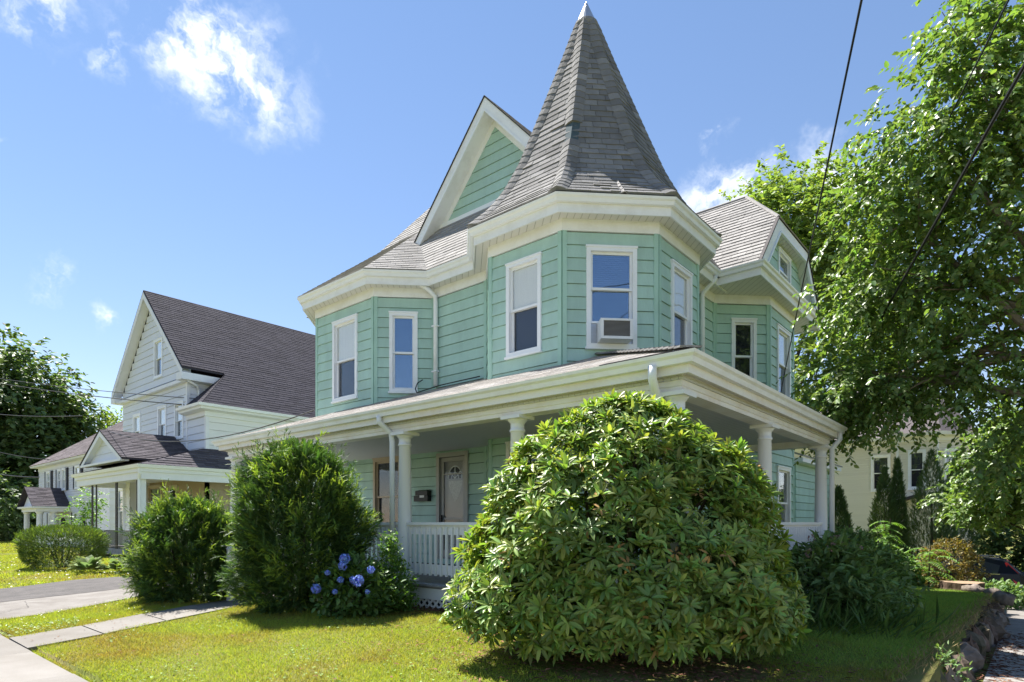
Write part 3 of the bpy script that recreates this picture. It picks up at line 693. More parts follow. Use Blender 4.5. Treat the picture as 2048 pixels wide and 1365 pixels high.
# beam, cornice, fascia, gutter
ppath = [(XL, 2.9), (XL, 0), (0, 0), (0, YB), (-2.4, YB)]
MB().sweep(ppath, [(-.11, ZB), (.11, ZB), (.11, ZB + .05), (.125, ZB + .06), (.125, ZB + .19), (-.11, ZB + .19)]).build("porch_beam", M["porch_white"], GH)
MB().sweep(ppath, [(.12, ZB + .183), (.25, ZB + .183), (.25, ZB + .20), (.12, ZB + .20)]).build("soffit", M["porch_white"], GH)
MB().sweep(ppath, [(.235, ZB + .15), (.262, ZB + .15), (.262, 3.09), (.235, 3.09)]).build("fascia", M["porch_white"], GH)
MB().sweep(ppath, [(o - .043, z - Z_EV + 3.10) for o, z in GUT]).build("gutter", M["white"], GH)
MB().prism([(x, y) for x, y in floor_poly], ZC, ZC + .03).build("porch_ceiling", M["ceiling"], GH)
# porch roof
KP = .365; ex, ey, ez = .31, -.31, 3.10; hp = 3.3
pf = MB(); xl = XL - .31
front = [(xl, ey, ez), (ex, ey, ez), (ex - hp, ey + hp, ez + KP * hp), (xl + hp, ey + hp, ez + KP * hp)]
right = [(ex, ey, ez), (ex, YB + .31, ez), (ex - 2.8, YB + .31, ez + KP * 2.8), (ex - hp, 5.2, ez + KP * hp), (ex - hp, ey + hp, ez + KP * hp)]
left = [(xl, 2.9, ez), (xl, ey, ez), (xl + hp, ey + hp, ez + KP * hp), (xl + hp, 2.99, ez + KP * hp)]
for q in (front, right, left): pf.slab(q, (0, 0, -.05))
PR = pf.build("porch_roof", M["porch_shingle"], GH)
ps = MB(); cp_ = 1 / math.sqrt(1 + KP * KP)
shingles(ps, (xl, ey - .02, ez), (1, 0, 0), (0, cp_, KP * cp_), hp / cp_, lambda t: (t * cp_, ex - xl - t * cp_), e=.14, tw=.31, th=.005, seed=21, gap=.01)
shingles(ps, (ex + .02, ey, ez), (0, 1, 0), (-cp_, 0, KP * cp_), 2.7 / cp_, lambda t: (t * cp_, YB + .31 - ey), e=.14, tw=.31, th=.005, seed=22, gap=.01)
shingles(ps, (xl - .02, 2.9, ez), (0, -1, 0), (cp_, 0, KP * cp_), hp / cp_, lambda t: (0, 2.9 - ey - t * cp_), e=.14, tw=.31, th=.005, seed=23, gap=.01)
tag(ps.build("shingles", M["porch_shingle"], PR), kind="stuff")
hc = MB(); n_ = 26
for k in range(n_):
    f0, f1 = k / n_, (k + 1.08) / n_
    a = Vector((ex - hp * f0, ey + hp * f0, ez + KP * hp * f0 + .045)); b = Vector((ex - hp * f1, ey + hp * f1, ez + KP * hp * f1 + .028))
    hc.bar(a, b, .24, .02)
hc.build("hip_cap", M["tower_shingle"], PR)
# drip edge at the corner
MB().sweep([(-.8, 0), (0, 0), (0, YB)], [(.24, 3.11), (.335, 3.105), (.335, 3.125), (.24, 3.15)]).build("drip_edge", M["drip"], GH)
# railings
bal = MB().box(-.017, -.017, .0, .017, .017, .74).mesh("baluster"); bal.materials.append(M["peel"])
def railing(P, Q, z0, n0=0.0, sp=.115, h=.94, gapf=.14):
    W = Wall(P, Q); r = MB()
    W.box(r, 0, W.len, n0 - .055, n0 + .055, z0 + h - .045, z0 + h)
    W.box(r, 0, W.len, n0 - .02, n0 + .012, z0 + h - .19, z0 + h - .045); W.box(r, 0, W.len, n0 - .02, n0 + .012, z0 + gapf, z0 + gapf + .15)
    ro = r.build("porch_railing", M["peel"], GH); n = max(2, int(W.len / sp))
    for k in range(n):
        p = W.pt((k + .5) * W.len / n, n0 + .03, z0 + gapf - .02)
        o = bpy.data.objects.new("baluster", bal); o.location = p; o.rotation_euler = (0, 0, math.atan2(W.u.y, W.u.x)); link(o, ro)
for a, b in ((-7.05, -4.67), (-4.67, -2.31), (-2.31, 0)): railing((a + .1, 0), (b - .1, 0), ZF)
railing((XL + .1, 0), (-8.5, 0), ZF)
railing((0, .1), (0, 2.9), ZF); railing((0, 3.1), (0, YB - .1), ZF)
railing((-2.42, YB), (-.1, YB), ZF, n0=0, sp=.055)
# front steps with newel posts and hand rails
sx0, sx1 = -8.35, -7.12
stp = MB()
for k in range(2): MB().box(sx0, -.22 - .32 * (k + 1), -.35, sx1, -.22 - .32 * k + .02, ZF - .13 * (k + 1)).build("porch_step", M["porch_grey"], GH)
for x in (sx0, sx1):
    nb_ = MB().box(x - .05, -1.72, -.2, x + .05, -1.62, .86); nb_.add([(x - .06, -1.73, .86), (x + .06, -1.73, .86), (x + .06, -1.61, .86), (x - .06, -1.61, .86), (x, -1.67, .95)], [(3, 2, 1, 0), (0, 1, 4), (1, 2, 4), (2, 3, 4), (3, 0, 4)])
    nb_.build("newel_post", M["peel"], GH)
    MB().bar((x, -1.66, .80), (x, -.1, 1.26), .07, .06).bar((x, -1.66, .2), (x, -.1, .62), .05, .06).build("step_rail", M["peel"], GH)
# downspouts
def spout(pts, r=.042, name="downspout", m="vinyl"): return MB().tube(pts, r, 10).build(name, M[m], GH, smooth=True)
spout([(-4.92, -.32, 3.0), (-4.92, -.32, 2.90), (-4.90, -.24, 2.84), (-4.87, -.12, 2.74), (-4.865, -.1, 2.6), (-4.865, -.1, .05)], .045, m="peel")
spout([(-.12, -.34, 3.0), (-.12, -.34, 2.86), (-.14, -.25, 2.78), (-.16, -.14, 2.68), (-.16, -.13, 2.5), (-.16, -.13, .1)], .05, m="peel")
spout([(.3, YB + .12, 3.0), (.3, YB + .12, 2.86), (.22, YB + .1, 2.76), (.17, YB + .1, 2.68), (.17, YB + .1, .0)], .045, m="peel")
spout([(-7.05 - .06, 2.50, 6.6), (-7.05 - .06, 2.50, 6.48), (-7.0, 2.62, 6.38), (-6.95, 2.76, 6.26), (-6.95, 2.77, 6.1), (-6.95, 2.77, 4.3)], .05)
spout([(-2.12, 6.42, 6.6), (-2.12, 6.42, 6.5), (-2.25, 6.38, 6.38), (-2.38, 6.36, 6.25), (-2.38, 6.36, 6.1), (-2.38, 6.36, 3.9)], .05)
for x, y, z in ((-6.95, 2.81, 4.6), (-6.95, 2.81, 5.6)): MB().box(x - .075, y - .1, z, x + .075, y, z + .03).build("spout_strap", M["vinyl"], GH)
# black cable stub on the porch roof
MB().tube([(-7.15, 2.4, 4.12), (-7.22, 2.42, 4.22), (-7.24, 2.5, 4.36), (-7.18, 2.6, 4.44)], .012, 6).tube([(-7.15, 2.4, 4.12), (-6.6, 2.6, 4.24), (-5.6, 2.75, 4.30)], .012, 6).build("roof_cable", M["black"], GH)

# --- things on the house
W = Wall(P1, P2); AC = empty("air_conditioner", W.pt(.85, .1, 4.36), "off white window air conditioner jutting from the turret window", "air conditioner")
a0, a1, zb_, zt_ = .60, 1.14, 4.36, 4.70
W.box(W.box(W.box(W.box(MB(), a0, a0 + .03, -.05, .30, zb_, zt_), a1 - .03, a1, -.05, .30, zb_, zt_), a0 + .03, a1 - .03, -.05, .30, zt_ - .03, zt_), a0 + .03, a1 - .03, -.05, .30, zb_, zb_ + .04).build("case", M["acw"], AC)
W.box(MB(), a0 + .03, a1 - .03, .20, .27, zb_ + .04, zt_ - .03).build("coil", M["acg"], AC)
for k in range(13): W.box(MB(), a0 + .03, a1 - .03, .27, .292, zb_ + .052 + k * .0195, zb_ + .060 + k * .0195).build("louvre", M["acg"], AC)
fr = MB()
for e0, e1, g0, g1 in ((a0 - .005, a0 + .045, zb_, zt_), (a1 - .045, a1 + .005, zb_, zt_), (a0 + .045, a1 - .045, zt_ - .035, zt_), (a0 + .045, a1 - .045, zb_, zb_ + .045)): W.box(fr, e0, e1, .29, .312, g0, g1)
fr.build("grille_frame", M["acw"], AC)
for e0, e1 in ((.485, a0), (a1, 1.215)): W.box(MB(), e0, e1, -.02, .012, zb_ - .01, zt_ + .01).build("side_curtain", M["acg"] if 0 else M["metal"], AC)
W.box(MB(), .485, 1.215, -.03, .03, zt_, zt_ + .035).build("top_rail", M["vinyl"], AC)
MX = empty("mailbox", (-7.38, 2.8, 1.77), "black two tier wall mailbox beside the front door", "mailbox")
MB().box(-7.62, 2.72, 1.77, -7.16, 2.83, 1.90).build("letter_box", M["black"], MX)
MB().box(-7.55, 2.70, 1.905, -7.15, 2.83, 2.0).add([(-7.55, 2.695, 2.0), (-7.15, 2.695, 2.0), (-7.15, 2.83, 2.03), (-7.55, 2.83, 2.03)], [(0, 1, 2, 3)]).build("lid", M["black"], MX)
MB().box(-7.42, 2.714, 1.85, -7.27, 2.719, 1.915).build("name_label", M["label"], MX)
# ================================================================ ground, paths, pavement
def sst(a, b, x): t = np.clip((np.asarray(x, float) - a) / (b - a), 0, 1); return t * t * (3 - 2 * t)
def zsw(y): return -.30 - .055 * np.clip(np.asarray(y, float), 0, 19)       # side pavement falls away up the side street
def zground(x, y):
    x = np.asarray(x, float); y = np.asarray(y, float)
    a = sst(-2.5, 1.5, x)
    z = -.115 * sst(-1.2, -4.4, y) * 1.0 - a * .035 * np.clip(y - 1, 0, 15) - .03 * a
    z = z - sst(-7, -2, x) * .62 * sst(12.6, 16.5, y)
    z = z - .35 * sst(-30, -42, x)
    z = z + .022 * np.sin(x * 1.7 + y * .9) * np.sin(y * 1.3 - x * .4) * sst(-5.2, -4.2, y)
    zs = zsw(y) - .03
    m = sst(2.36, 2.46, x)
    z = z * (1 - m) + np.minimum(zs, z) * m
    z = np.where(y < -4.6, np.minimum(z, -.16), z)
    return z
def axis(lo, hi, f0, f1, st, more=()):
    a = list(np.arange(f0, f1 + 1e-6, st)) + list(more); x = f0; s = st
    while x > lo: s *= 1.35; x -= s; a.append(max(x, lo))
    x = f1; s = st
    while x < hi: s *= 1.35; x += s; a.append(min(x, hi))
    return np.unique(np.round(a, 4))
gx = axis(-900, 900, -20, 6, .25, (2.36, 2.41, 2.46)); gy = axis(-900, 1200, -9, 18, .25, (-4.61, -4.59))
XX, YY = np.meshgrid(gx, gy); ZZ = zground(XX, YY)
V = np.stack([XX.ravel(), YY.ravel(), ZZ.ravel()], 1); nx, ny = len(gx), len(gy)
I = np.arange(nx * ny).reshape(ny, nx); F = np.stack([I[:-1, :-1].ravel(), I[:-1, 1:].ravel(), I[1:, 1:].ravel(), I[1:, :-1].ravel()], 1)
soil = mat("lawn_soil", (.12, .14, .028), .95, .1, col2=(.18, .15, .06), nscale=.55, sharp=(.42, .66), bump=.6, bscale=45)
tag(meshobj("ground", np_mesh("ground", V, F, soil, True), None), kind="structure")

conc = mat("pale_concrete", (.225, .21, .192), .9, .2, col2=(.165, .15, .13), nscale=1.1, bump=.25, bscale=90, objvar=.09)
conc2 = mat("worn_concrete", (.22, .205, .188), .9, .2, col2=(.145, .13, .115), nscale=2.2, bump=.3, bscale=70, objvar=.06)
asph = mat("old_asphalt", (.115, .105, .10), .95, .2, col2=(.075, .07, .068), nscale=3, bump=.5, bscale=110)
asph2 = mat("road_asphalt", (.15, .145, .14), .95, .2, col2=(.12, .117, .113), nscale=2, bump=.5, bscale=110)
conc3 = mat("grey_pavement_concrete", (.30, .285, .265), .9, .2, col2=(.22, .205, .185), nscale=1.3, bump=.15, bscale=60, objvar=.07)
def struct(name, mb, m, **k): return tag(mb.build(name, m, **k), kind="structure")
# front pavement (slabs), kerb and road
FP = struct("pavement", MB().box(-60, -6.35, -.5, 4.2, -4.72, -.13), conc2)
x = -60.0
while x < 4.2:
    MB().box(x + .008, -6.34, -.14, min(x + 1.52, 4.2) - .008, -4.70 + random.uniform(-.01, .01), -.105 + random.uniform(-.004, .004)).build("paving_slab", conc, FP); x += 1.52
struct("kerb", MB().box(-60, -7.75, -.5, 8, -7.6, -.12), conc2); struct("road", MB().box(-400, -17, -.55, 400, -7.75, -.26), asph2)
# side pavement, slabs following the slope
SPv = struct("side_pavement", MB().hexa([(2.5, -4.65, -1), (4.2, -4.65, -1), (4.2, 30, -3), (2.5, 30, -3), (2.5, -4.65, -.33), (4.2, -4.65, -.33), (4.2, 30, float(zsw(30)) - .03), (2.5, 30, float(zsw(30)) - .03)]), conc2)
y = -4.6
while y < 28:
    y1 = y + 1.5; a, b = float(zsw(y)), float(zsw(y1))
    MB().hexa([(2.64, y + .01, a - .06), (4.18, y + .01, a - .06), (4.18, y1 - .01, b - .06), (2.64, y1 - .01, b - .06), (2.64, y + .01, a + .006), (4.18, y + .01, a), (4.18, y1 - .01, b), (2.64, y1 - .01, b + .006)]).build("paving_slab", conc3, SPv); y = y1
# concrete walk from the pavement to the porch steps
PW = [(-6.40, -4.70, -5.52, -4.70), (-7.36, -1.45, -6.50, -1.45)]
wk = MB(); n = 4
WK = struct("front_walk", MB().box(-6.3, -4.72, -.3, -5.6, -4.69, -.135), conc2)
for k in range(n):
    f0, f1 = k / n, (k + 1) / n
    def wp(f, s): return (PW[0][0 if s == 0 else 2] * (1 - f) + PW[1][0 if s == 0 else 2] * f, PW[0][1] * (1 - f) + PW[1][1] * f)
    a, b, c, d = wp(f0 + .003, 0), wp(f0 + .003, 1), wp(f1 - .003, 1), wp(f1 - .003, 0)
    zt = [float(zground(p[0], max(p[1], -4.35))) + .018 for p in (a, b, c, d)]
    MB().hexa([(*p, -.4) for p in (a, b, c, d)] + [(*p, z) for p, z in zip((a, b, c, d), zt)]).build("paving_slab", conc, WK)
struct("step_landing", MB().box(-8.5, -1.46, -.3, -6.4, -.5, .02), conc2)
# drive: concrete strip and old asphalt strip
def drape(name, poly_l, poly_r, m, dz, n=14):
    mb = MB()
    for k in range(n + 1):
        f = k / n; 
        def ip(P):
            s = f * (len(P) - 1); i = min(int(s), len(P) - 2); q = s - i; return (P[i][0] * (1 - q) + P[i + 1][0] * q, P[i][1] * (1 - q) + P[i + 1][1] * q)
        a, b = ip(poly_l), ip(poly_r)
        for j in range(4):
            px, py = a[0] + (b[0] - a[0]) * j / 3, a[1] + (b[1] - a[1]) * j / 3; mb.v.append((px, py, float(zground(px, py)) + dz))
    for k in range(n):
        for j in range(3): mb.f.append((k * 4 + j, k * 4 + j + 1, k * 4 + 4 + j + 1, k * 4 + 4 + j))
    return struct(name, mb, m)
drape("drive", [(-10.6, -4.7), (-10.9, -2.2), (-11.3, 1)], [(-8.3, -4.7), (-8.75, -3.4), (-9.55, -1.0)], conc2, .012)
drape("asphalt_drive", [(-13.3, -4.7), (-13.6, -2.2), (-14.4, 16)], [(-10.58, -4.7), (-10.88, -2.2), (-12.0, 16)], asph, .016, 24)
# low fieldstone retaining wall along the side pavement
stone_m = [mat("fieldstone_%d" % i, c, .95, .15, col2=c2, nscale=5, bump=.9, bscale=14) for i, (c, c2) in enumerate([((.165, .115, .09), (.07, .05, .04)), ((.19, .145, .11), (.085, .065, .045)), ((.13, .105, .085), (.06, .062, .032)), ((.24, .20, .17), (.13, .105, .085))])]
def rock(seed, sx, sy, sz, rough=.22):
    r = np.random.default_rng(seed); n1, n2 = 7, 12; vs = []; fs = []
    ph = r.uniform(0, 6.3, 12); amp = r.uniform(.3, 1, 6)
    for i in range(n1 + 1):
        th = math.pi * i / n1
        for j in range(n2):
            a = 2 * math.pi * j / n2; d = np.array([math.sin(th) * math.cos(a), math.sin(th) * math.sin(a), math.cos(th)])
            k = 1 + rough * sum(amp[q] * math.sin(d @ r.permutation([2.1, 3.3, 4.7]) * 1.0 + ph[q]) for q in range(3)) / 2
            k = k * (1 + r.normal() * .075); dd = np.sign(d) * np.abs(d) ** .88; vs.append(tuple(dd * k * (sx / 2, sy / 2, sz / 2)))
    for i in range(n1):
        for j in range(n2): fs.append((i * n2 + j, (i + 1) * n2 + j, (i + 1) * n2 + (j + 1) % n2, i * n2 + (j + 1) % n2))
    return MB().add(vs, fs)
SW = empty("stone_wall", (2.4, 4, -.4), "low fieldstone retaining wall between the lawn and the side pavement", "wall")
y = -.55; k = 0
while y < 11.6:
    ln = random.uniform(.30, .56); hgt = float(zground(2.2, y)) - float(zsw(y))
    x = min(2.33 + .016 * y, 2.46) + random.uniform(-.06, .06)
    zb = float(zsw(y)) - .12; tall = max(.12, hgt + .02) * random.uniform(.7, 1.05)
    o = rock(100 + k, random.uniform(.28, .42), ln * 1.08, tall + .10, .34).build("stone", stone_m[k % 4], SW, smooth=False, loc=(x, y + ln / 2, zb + tall / 2)); o.rotation_euler = (random.uniform(-.1, .1), random.uniform(-.12, .12), random.uniform(-.25, .25))
    if tall > .42 and random.random() < .8:
        o = rock(300 + k, .4, ln * .7, .26).build("stone", stone_m[(k + 1) % 4], SW, smooth=False, loc=(x + .14, y + ln * .4, zb + .1)); o.rotation_euler = (0, 0, random.uniform(-.5, .5))
    y += ln * .93; k += 1
for i, (x, y, s, lab) in enumerate([(2.05, 12.0, .5, "flat grey rock lying beside the tree stump"), (2.38, 11.75, .42, "rounded pale rock at the far end of the lawn"), (2.62, 10.3, .5, "grey rock resting on top of the stone wall")]):
    o = rock(500 + i, s * .9, s * .75, s * .55, .5).build("rock", stone_m[3], None, smooth=True, loc=(x, y, float(zground(min(x, 2.2), y)) + s * .06)); o.rotation_euler = (.2 * i - .15, .25 - .2 * i, i); tag(o, lab, "rock", "loose rocks by the lawn end")
# tree stump
ST = empty("tree_stump", (1.75, 12.7, -.45), "low sawn tree stump at the back edge of the lawn", "stump")
sp_ = []
for z, rr in ((-.75, .62), (-.5, .5), (-.35, .44), (-.21, .43)):
    sp_.append([(1.75 + rr * (1 + .12 * math.sin(3 * a + z * 3) + .06 * math.sin(7 * a)) * math.cos(a), 12.7 + rr * (1 + .12 * math.sin(3 * a + z * 3) + .06 * math.sin(7 * a)) * math.sin(a), z) for a in np.linspace(0, 2 * math.pi, 25)[:-1]])
mb = MB(); mb.v = [p for ring in sp_ for p in ring]
for i in range(3):
    for j in range(24): mb.f.append((i * 24 + j, i * 24 + (j + 1) % 24, (i + 1) * 24 + (j + 1) % 24, (i + 1) * 24 + j))
mb.build("trunk", mat("stump_bark", (.10, .07, .05), .95, .1, var=.5, nscale=8, stretch=(1, 1, .2), bump=.8, bscale=20), ST)
MB().add([(p[0], p[1], -.209) for p in sp_[-1]], [tuple(range(24))]).build("cut_face", mat("sawn_wood", (.36, .25, .16), .85, .2, var=.4, nscale=14), ST)
# ================================================================ neighbouring houses
LHW = mat("pale_grey_white_siding", (.70, .735, .81), .6, .3, objvar=.03, var=.05, nscale=.8)
LHT = mat("white_trim_paint", (.79, .81, .85), .55, .3, var=.08, nscale=1.5)
LHC = mat("bounce_tinted_white_siding", (.77, .78, .78), .6, .3, objvar=.03)  # same white siding; the side wall's bounced light is put into its tone
TANW = mat("tan_bounce_wall", (.46, .37, .28), .9, .1, var=.12, nscale=14, bump=.3)  # tan paints the light bounced under the porch into the wall colour
# --- left neighbour: tall front gable, wraparound porch
LH = empty("white_gable_house", (-25, 9, 0), "pale grey white gable house with dark steep roof left of the green house", "house")
xl_, xm, xr_, yf, yb_ = -30.4, -23.0, -21.3, 4.0, 17.0; RX, RZ, rs_ = -26.7, 11.5, .98
core = MB().box(xl_ + .13, yf + .13, -.3, xr_ - .13, yb_ - .13, 5.95).box(xl_ + .13, yf + .13, 5.9, xm - .13, yb_ - .13, 7.2)
core.add([(xl_ + .1, yf + .13, 7.1), (xm - .1, yf + .13, 7.1), (RX, yf + .13, RZ - .35)], [(0, 1, 2)])
LW = core.build("wall", LHW, LH)
W = Wall((xl_, yf), (xr_, yf)); ow = -xl_
wins = [(-29.0, -28.05, 4.75, 6.3), (-26.05, -25.1, 4.75, 6.32), (-24.25, -23.35, 4.75, 6.27)]
h2 = [(a + ow, b + ow, c, d) for a, b, c, d in wins]
put_boards(W, rows(W, 0, W.len, 3.9, 5.9, .30, h2), LHW, LW, nb=.03)
W3 = Wall((xl_, yf), (xm, yf)); put_boards(W3, rows(W3, 0, W3.len, 5.9, 7.0, .30, [h for h in h2]), LHW, LW, nb=.03)
gw = (-26.45, -25.5, 7.62, 9.3); gh = (gw[0] + ow, gw[1] + ow, gw[2], gw[3])
def lclip(z): h = (RZ - .45 - z) / rs_; return RX + ow - h, RX + ow + h
put_boards(W, rows(W, 0, 20, 7.25, RZ - .6, .30, [gh], clip=lclip), LHW, LW, nb=.03)
for h in h2 + [gh]: window(W, *h, LH, up="shade", lo="screen", glass="glass", fw=.1, frame="vinyl")
WX = Wall((xr_, yf), (xr_, yb_)); put_boards(WX, rows(WX, .06, WX.len, 3.7, 5.9, .30), LHC, LW, nb=.022)
WX2 = Wall((xm, yf), (xm, 5.6)); put_boards(WX2, rows(WX2, 0, WX2.len, 5.9, 7.3, .30), LHW, LW, nb=.022)
for x, z1 in ((xr_, 5.85), (xm, 7.1)): MB().box(x - .1, yf - .035, 3.6, x + .035, yf + .1, z1).build("corner_board", LHT, LH)
rf = MB(); yr = yf - .38; xe, ze = -20.93, RZ - rs_ * (-20.93 - RX); xk = -22.62; zk = RZ - rs_ * (xk - RX)
RP = [(RX, yr, RZ), (RX, yb_, RZ), (xe, yb_, ze), (xe, yf - .3, ze), (xk, yf - .3 + (xe - xk), zk), (xk, yr, zk)]
rf.slab(RP, (0, 0, -.07)); rf.slab([(xe, yf - .3, ze), (xk, yf - .3 + (xe - xk), zk), (xk, yf - .3, ze)], (0, 0, -.06))
rf.slab([(RX, yr, RZ), (RX, yb_, RZ), (-30.78, yb_, RZ - rs_ * (RX + 30.78)), (-30.78, yr, RZ - rs_ * (RX + 30.78))], (0, 0, -.07))
LR = rf.build("roof", M["purple_shingle"], LH)
sg5 = MB(); cq = 1 / math.sqrt(1 + rs_ * rs_); Ltot = (xe - RX) / cq; tk = (xe - xk) / cq
shingles(sg5, (xe + .02, yb_, ze + .01), (0, -1, 0), (-cq, 0, rs_ * cq), Ltot, lambda t: (0, yb_ - (yf - .3) - t * cq) if t < tk else (0, yb_ - yr), e=.17, tw=.5, th=.012, seed=31, gap=.008)
shingles(sg5, (xe, yf - .32, ze + .01), (-1, 0, 0), (0, cq, rs_ * cq), tk, lambda t: (t * cq, xe - xk), e=.17, tw=.5, th=.012, seed=32)
tag(sg5.build("shingles", M["purple_shingle"], LR), kind="stuff")
for sg in (-1, 1):
    xE = xk if sg > 0 else -30.78
    zE = RZ - rs_ * abs(xE - RX)
    r1 = MB(); r1.slab([(RX, yr - .01, RZ - .08), (xE, yr - .01, zE - .08), (xE, yr - .01, zE - .34), (RX, yr - .01, RZ - .36)], (0, .03, 0)); r1.build("rake_board", LHT, LH)
    r2 = MB(); r2.slab([(RX, yr, RZ - .30), (xE, yr, zE - .30), (xE, yf, zE - .30), (RX, yf, RZ - .30)], (0, 0, .02)); r2.build("soffit", LHT, LH)
MB().box(xl_ - .3, yf - .2, 6.98, xm + .3, yf + .0, 7.12).build("belt_course", LHT, LH)
MB().box(xm - .1, yf - .40, 7.0, xm + .42, 5.6, 7.28).build("eave_return", LHT, LH); MB().box(xl_ - .42, yf - .4, 7.0, xl_ + .1, 9, 7.28).build("eave_return", LHT, LH)
MB().sweep([(xk - .4, yf), (xr_, yf), (xr_, yb_)], [(.0, ze - .42), (.08, ze - .42), (.08, ze - .25), (.34, ze - .2), (.36, ze - .06), (0, ze - .06)]).build("cornice", LHT, LH)
MB().sweep([(xk - .4, yf), (xr_, yf), (xr_, yb_)], [(.34, ze - .12), (.45, ze - .10), (.47, ze), (.34, ze)]).build("gutter", M["vinyl"], LH)
MB().tube([(xm + .25, yf - .1, 7.0), (xm + .2, yf + .3, 6.85), (xm + .08, yf + .4, 6.7), (xm + .08, yf + .4, 6.2)], .045, 8).build("downspout", M["vinyl"], LH)
# porch
pxl, pxr, pyf = -27.55, -20.4, 1.5; pz = 3.3
MB().box(pxl, pyf, .1, pxr, yf, .3).box(xr_, yf, .1, pxr, 9, .3).build("porch_deck", M["porch_grey"], LH)
path = [(pxl, yf), (pxl, pyf), (pxr, pyf), (pxr, 9)]
MB().sweep(path, [(-.1, 2.80), (.1, 2.80), (.1, 3.06), (-.1, 3.06)]).build("porch_beam", LHT, LH)
MB().sweep(path, [(.05, 3.05), (.16, 3.05), (.16, pz), (.05, pz)]).build("fascia", LHT, LH)
MB().sweep(path, [(.16, pz - .12), (.24, pz - .11), (.28, pz), (.16, pz)]).build("gutter", M["vinyl"], LH)
MB().prism([(pxl, pyf), (pxr, pyf), (pxr, 9), (xr_, 9), (xr_, yf), (pxl, yf)], 3.04, 3.06).build("porch_ceiling", LHT, LH)
pr_ = MB(); zW = 4.15
pr_.slab([(pxl - .2, pyf - .2, pz), (pxr + .2, pyf - .2, pz), (xr_, yf, zW), (pxl - .2, yf, zW)], (0, 0, -.05)); pr_.slab([(pxr + .2, pyf - .2, pz), (pxr + .2, 9, pz), (xr_, 9, zW), (xr_, yf, zW)], (0, 0, -.05))
LP = pr_.build("porch_roof", M["purple_shingle"], LH)
s6 = MB(); l1 = math.hypot(2.7, .85)
shingles(s6, (pxl - .2, pyf - .22, pz), (1, 0, 0), (0, 2.7 / l1, .85 / l1), l1, lambda t: (0, pxr + .2 - pxl + .2 - t / l1 * 1.1), e=.16, tw=.45, th=.02, seed=33)
l2 = math.hypot(1.1, .85); shingles(s6, (pxr + .22, pyf - .2, pz), (0, 1, 0), (-1.1 / l2, 0, .85 / l2), l2, lambda t: (t / l2 * 2.7, 7.7), e=.16, tw=.45, th=.02, seed=34)
ec, eh, ez0, ez1 = -24.2, 2.45, 3.62, 4.86
e2 = MB()
for sg in (-1, 1): e2.slab([(ec, 1.25, ez1), (ec + sg * eh, 1.25, ez0), (ec + sg * eh, yf, ez0), (ec, yf, ez1)], (0, 0, -.05))
EG = e2.build("entry_gable_roof", M["purple_shingle"], LH); l3 = math.hypot(eh, ez1 - ez0); s7 = MB()
for sg in (-1, 1): shingles(s7, (ec + sg * eh, 1.24, ez0 + .005), (0, 1, 0), (-sg * eh / l3, 0, (ez1 - ez0) / l3), l3, lambda t: (0, yf - 1.24), e=.16, tw=.4, th=.022, seed=35 + sg)
brown = mat("brown_purple_shingle", (.098, .088, .098), .95, .1, island=.25, bump=.4, bscale=120)
tag(s7.build("shingles", brown, EG), kind="stuff"); tag(s6.build("shingles", brown, LP), kind="stuff")
MB().add([(ec - eh + .3, 1.5, ez0), (ec + eh - .3, 1.5, ez0), (ec, 1.5, ez1 - .15)], [(0, 1, 2)]).build("pediment", LHW, LH)
for k in range(3):
    hh = (eh - .35) * (1 - (k + .1) / 3.4); z = ez0 + .02 + k * .32; MB().hexa([(ec - hh, 1.47, z), (ec + hh, 1.47, z), (ec + hh, 1.51, z), (ec - hh, 1.51, z), (ec - hh + .6, 1.49, z + .3), (ec + hh - .6, 1.49, z + .3), (ec + hh - .6, 1.51, z + .3), (ec - hh + .6, 1.51, z + .3)]).build("siding_board", LHW, LH)
for sg in (-1, 1):
    MB().slab([(ec, 1.26, ez1 - .06), (ec + sg * eh, 1.26, ez0 - .06), (ec + sg * (eh - .3), 1.26, ez0 - .06), (ec, 1.26, ez1 - .26)], (0, .03, 0)).build("rake_board", LHT, LH)
    MB().slab([(ec, 1.28, ez1 - .24), (ec + sg * (eh - .25), 1.28, ez0 - .04), (ec + sg * (eh - .25), 1.5, ez0 - .04), (ec, 1.5, ez1 - .24)], (0, 0, .02)).build("soffit", LHT, LH)
MB().box(ec - eh + .1, 1.24, ez0 - .1, ec + eh - .1, 1.52, ez0 - .02).build("pediment_sill", LHT, LH)
# wall under the porch
MB().box(-27.0, yf - .02, .3, xr_ + .02, yf + .12, 3.05).build("bounce_tan_panel", TANW, LH); MB().box(xr_ - .1, yf - .02, .3, xr_ + .02, 9, 3.05).build("bounce_tan_panel", TANW, LH)
W = Wall((-30, yf - .02), (xr_, yf - .02))
window(W, 3.1, 4.6, .95, 2.9, LH, up="screen", lo="screen", frame="tan", n0=.06, fw=.1)
dd = MB(); W.box(dd, 5.3, 6.12, -.05, .06, .3, 2.85); DO = dd.build("door", mat("cream_door_frame", (.55, .48, .38), .6), LH); W.box(MB(), 5.45, 5.97, .06, .075, 1.0, 2.68).build("pane", M["room"], DO)
W = Wall((xr_ + .02, yf), (xr_ + .02, 9)); window(W, .9, 2.0, 1.0, 2.8, LH, up="screen", lo="screen", n0=.06, fw=.1)
MB().box(-29.6, 3.2, .3, -27.0, 4.1, 3.04).build("porch_bay", LHC, LH); W = Wall((-29.6, 3.2), (-27.0, 3.2))
put_boards(W, rows(W, 0, 2.6, .3, 3.0, .3, [(1.2, 2.1, .8, 2.8)]), LHC, LH, nb=.03, back=-.01); window(W, 1.2, 2.1, .8, 2.8, LH, up="blind", lo="screen", n0=.06)
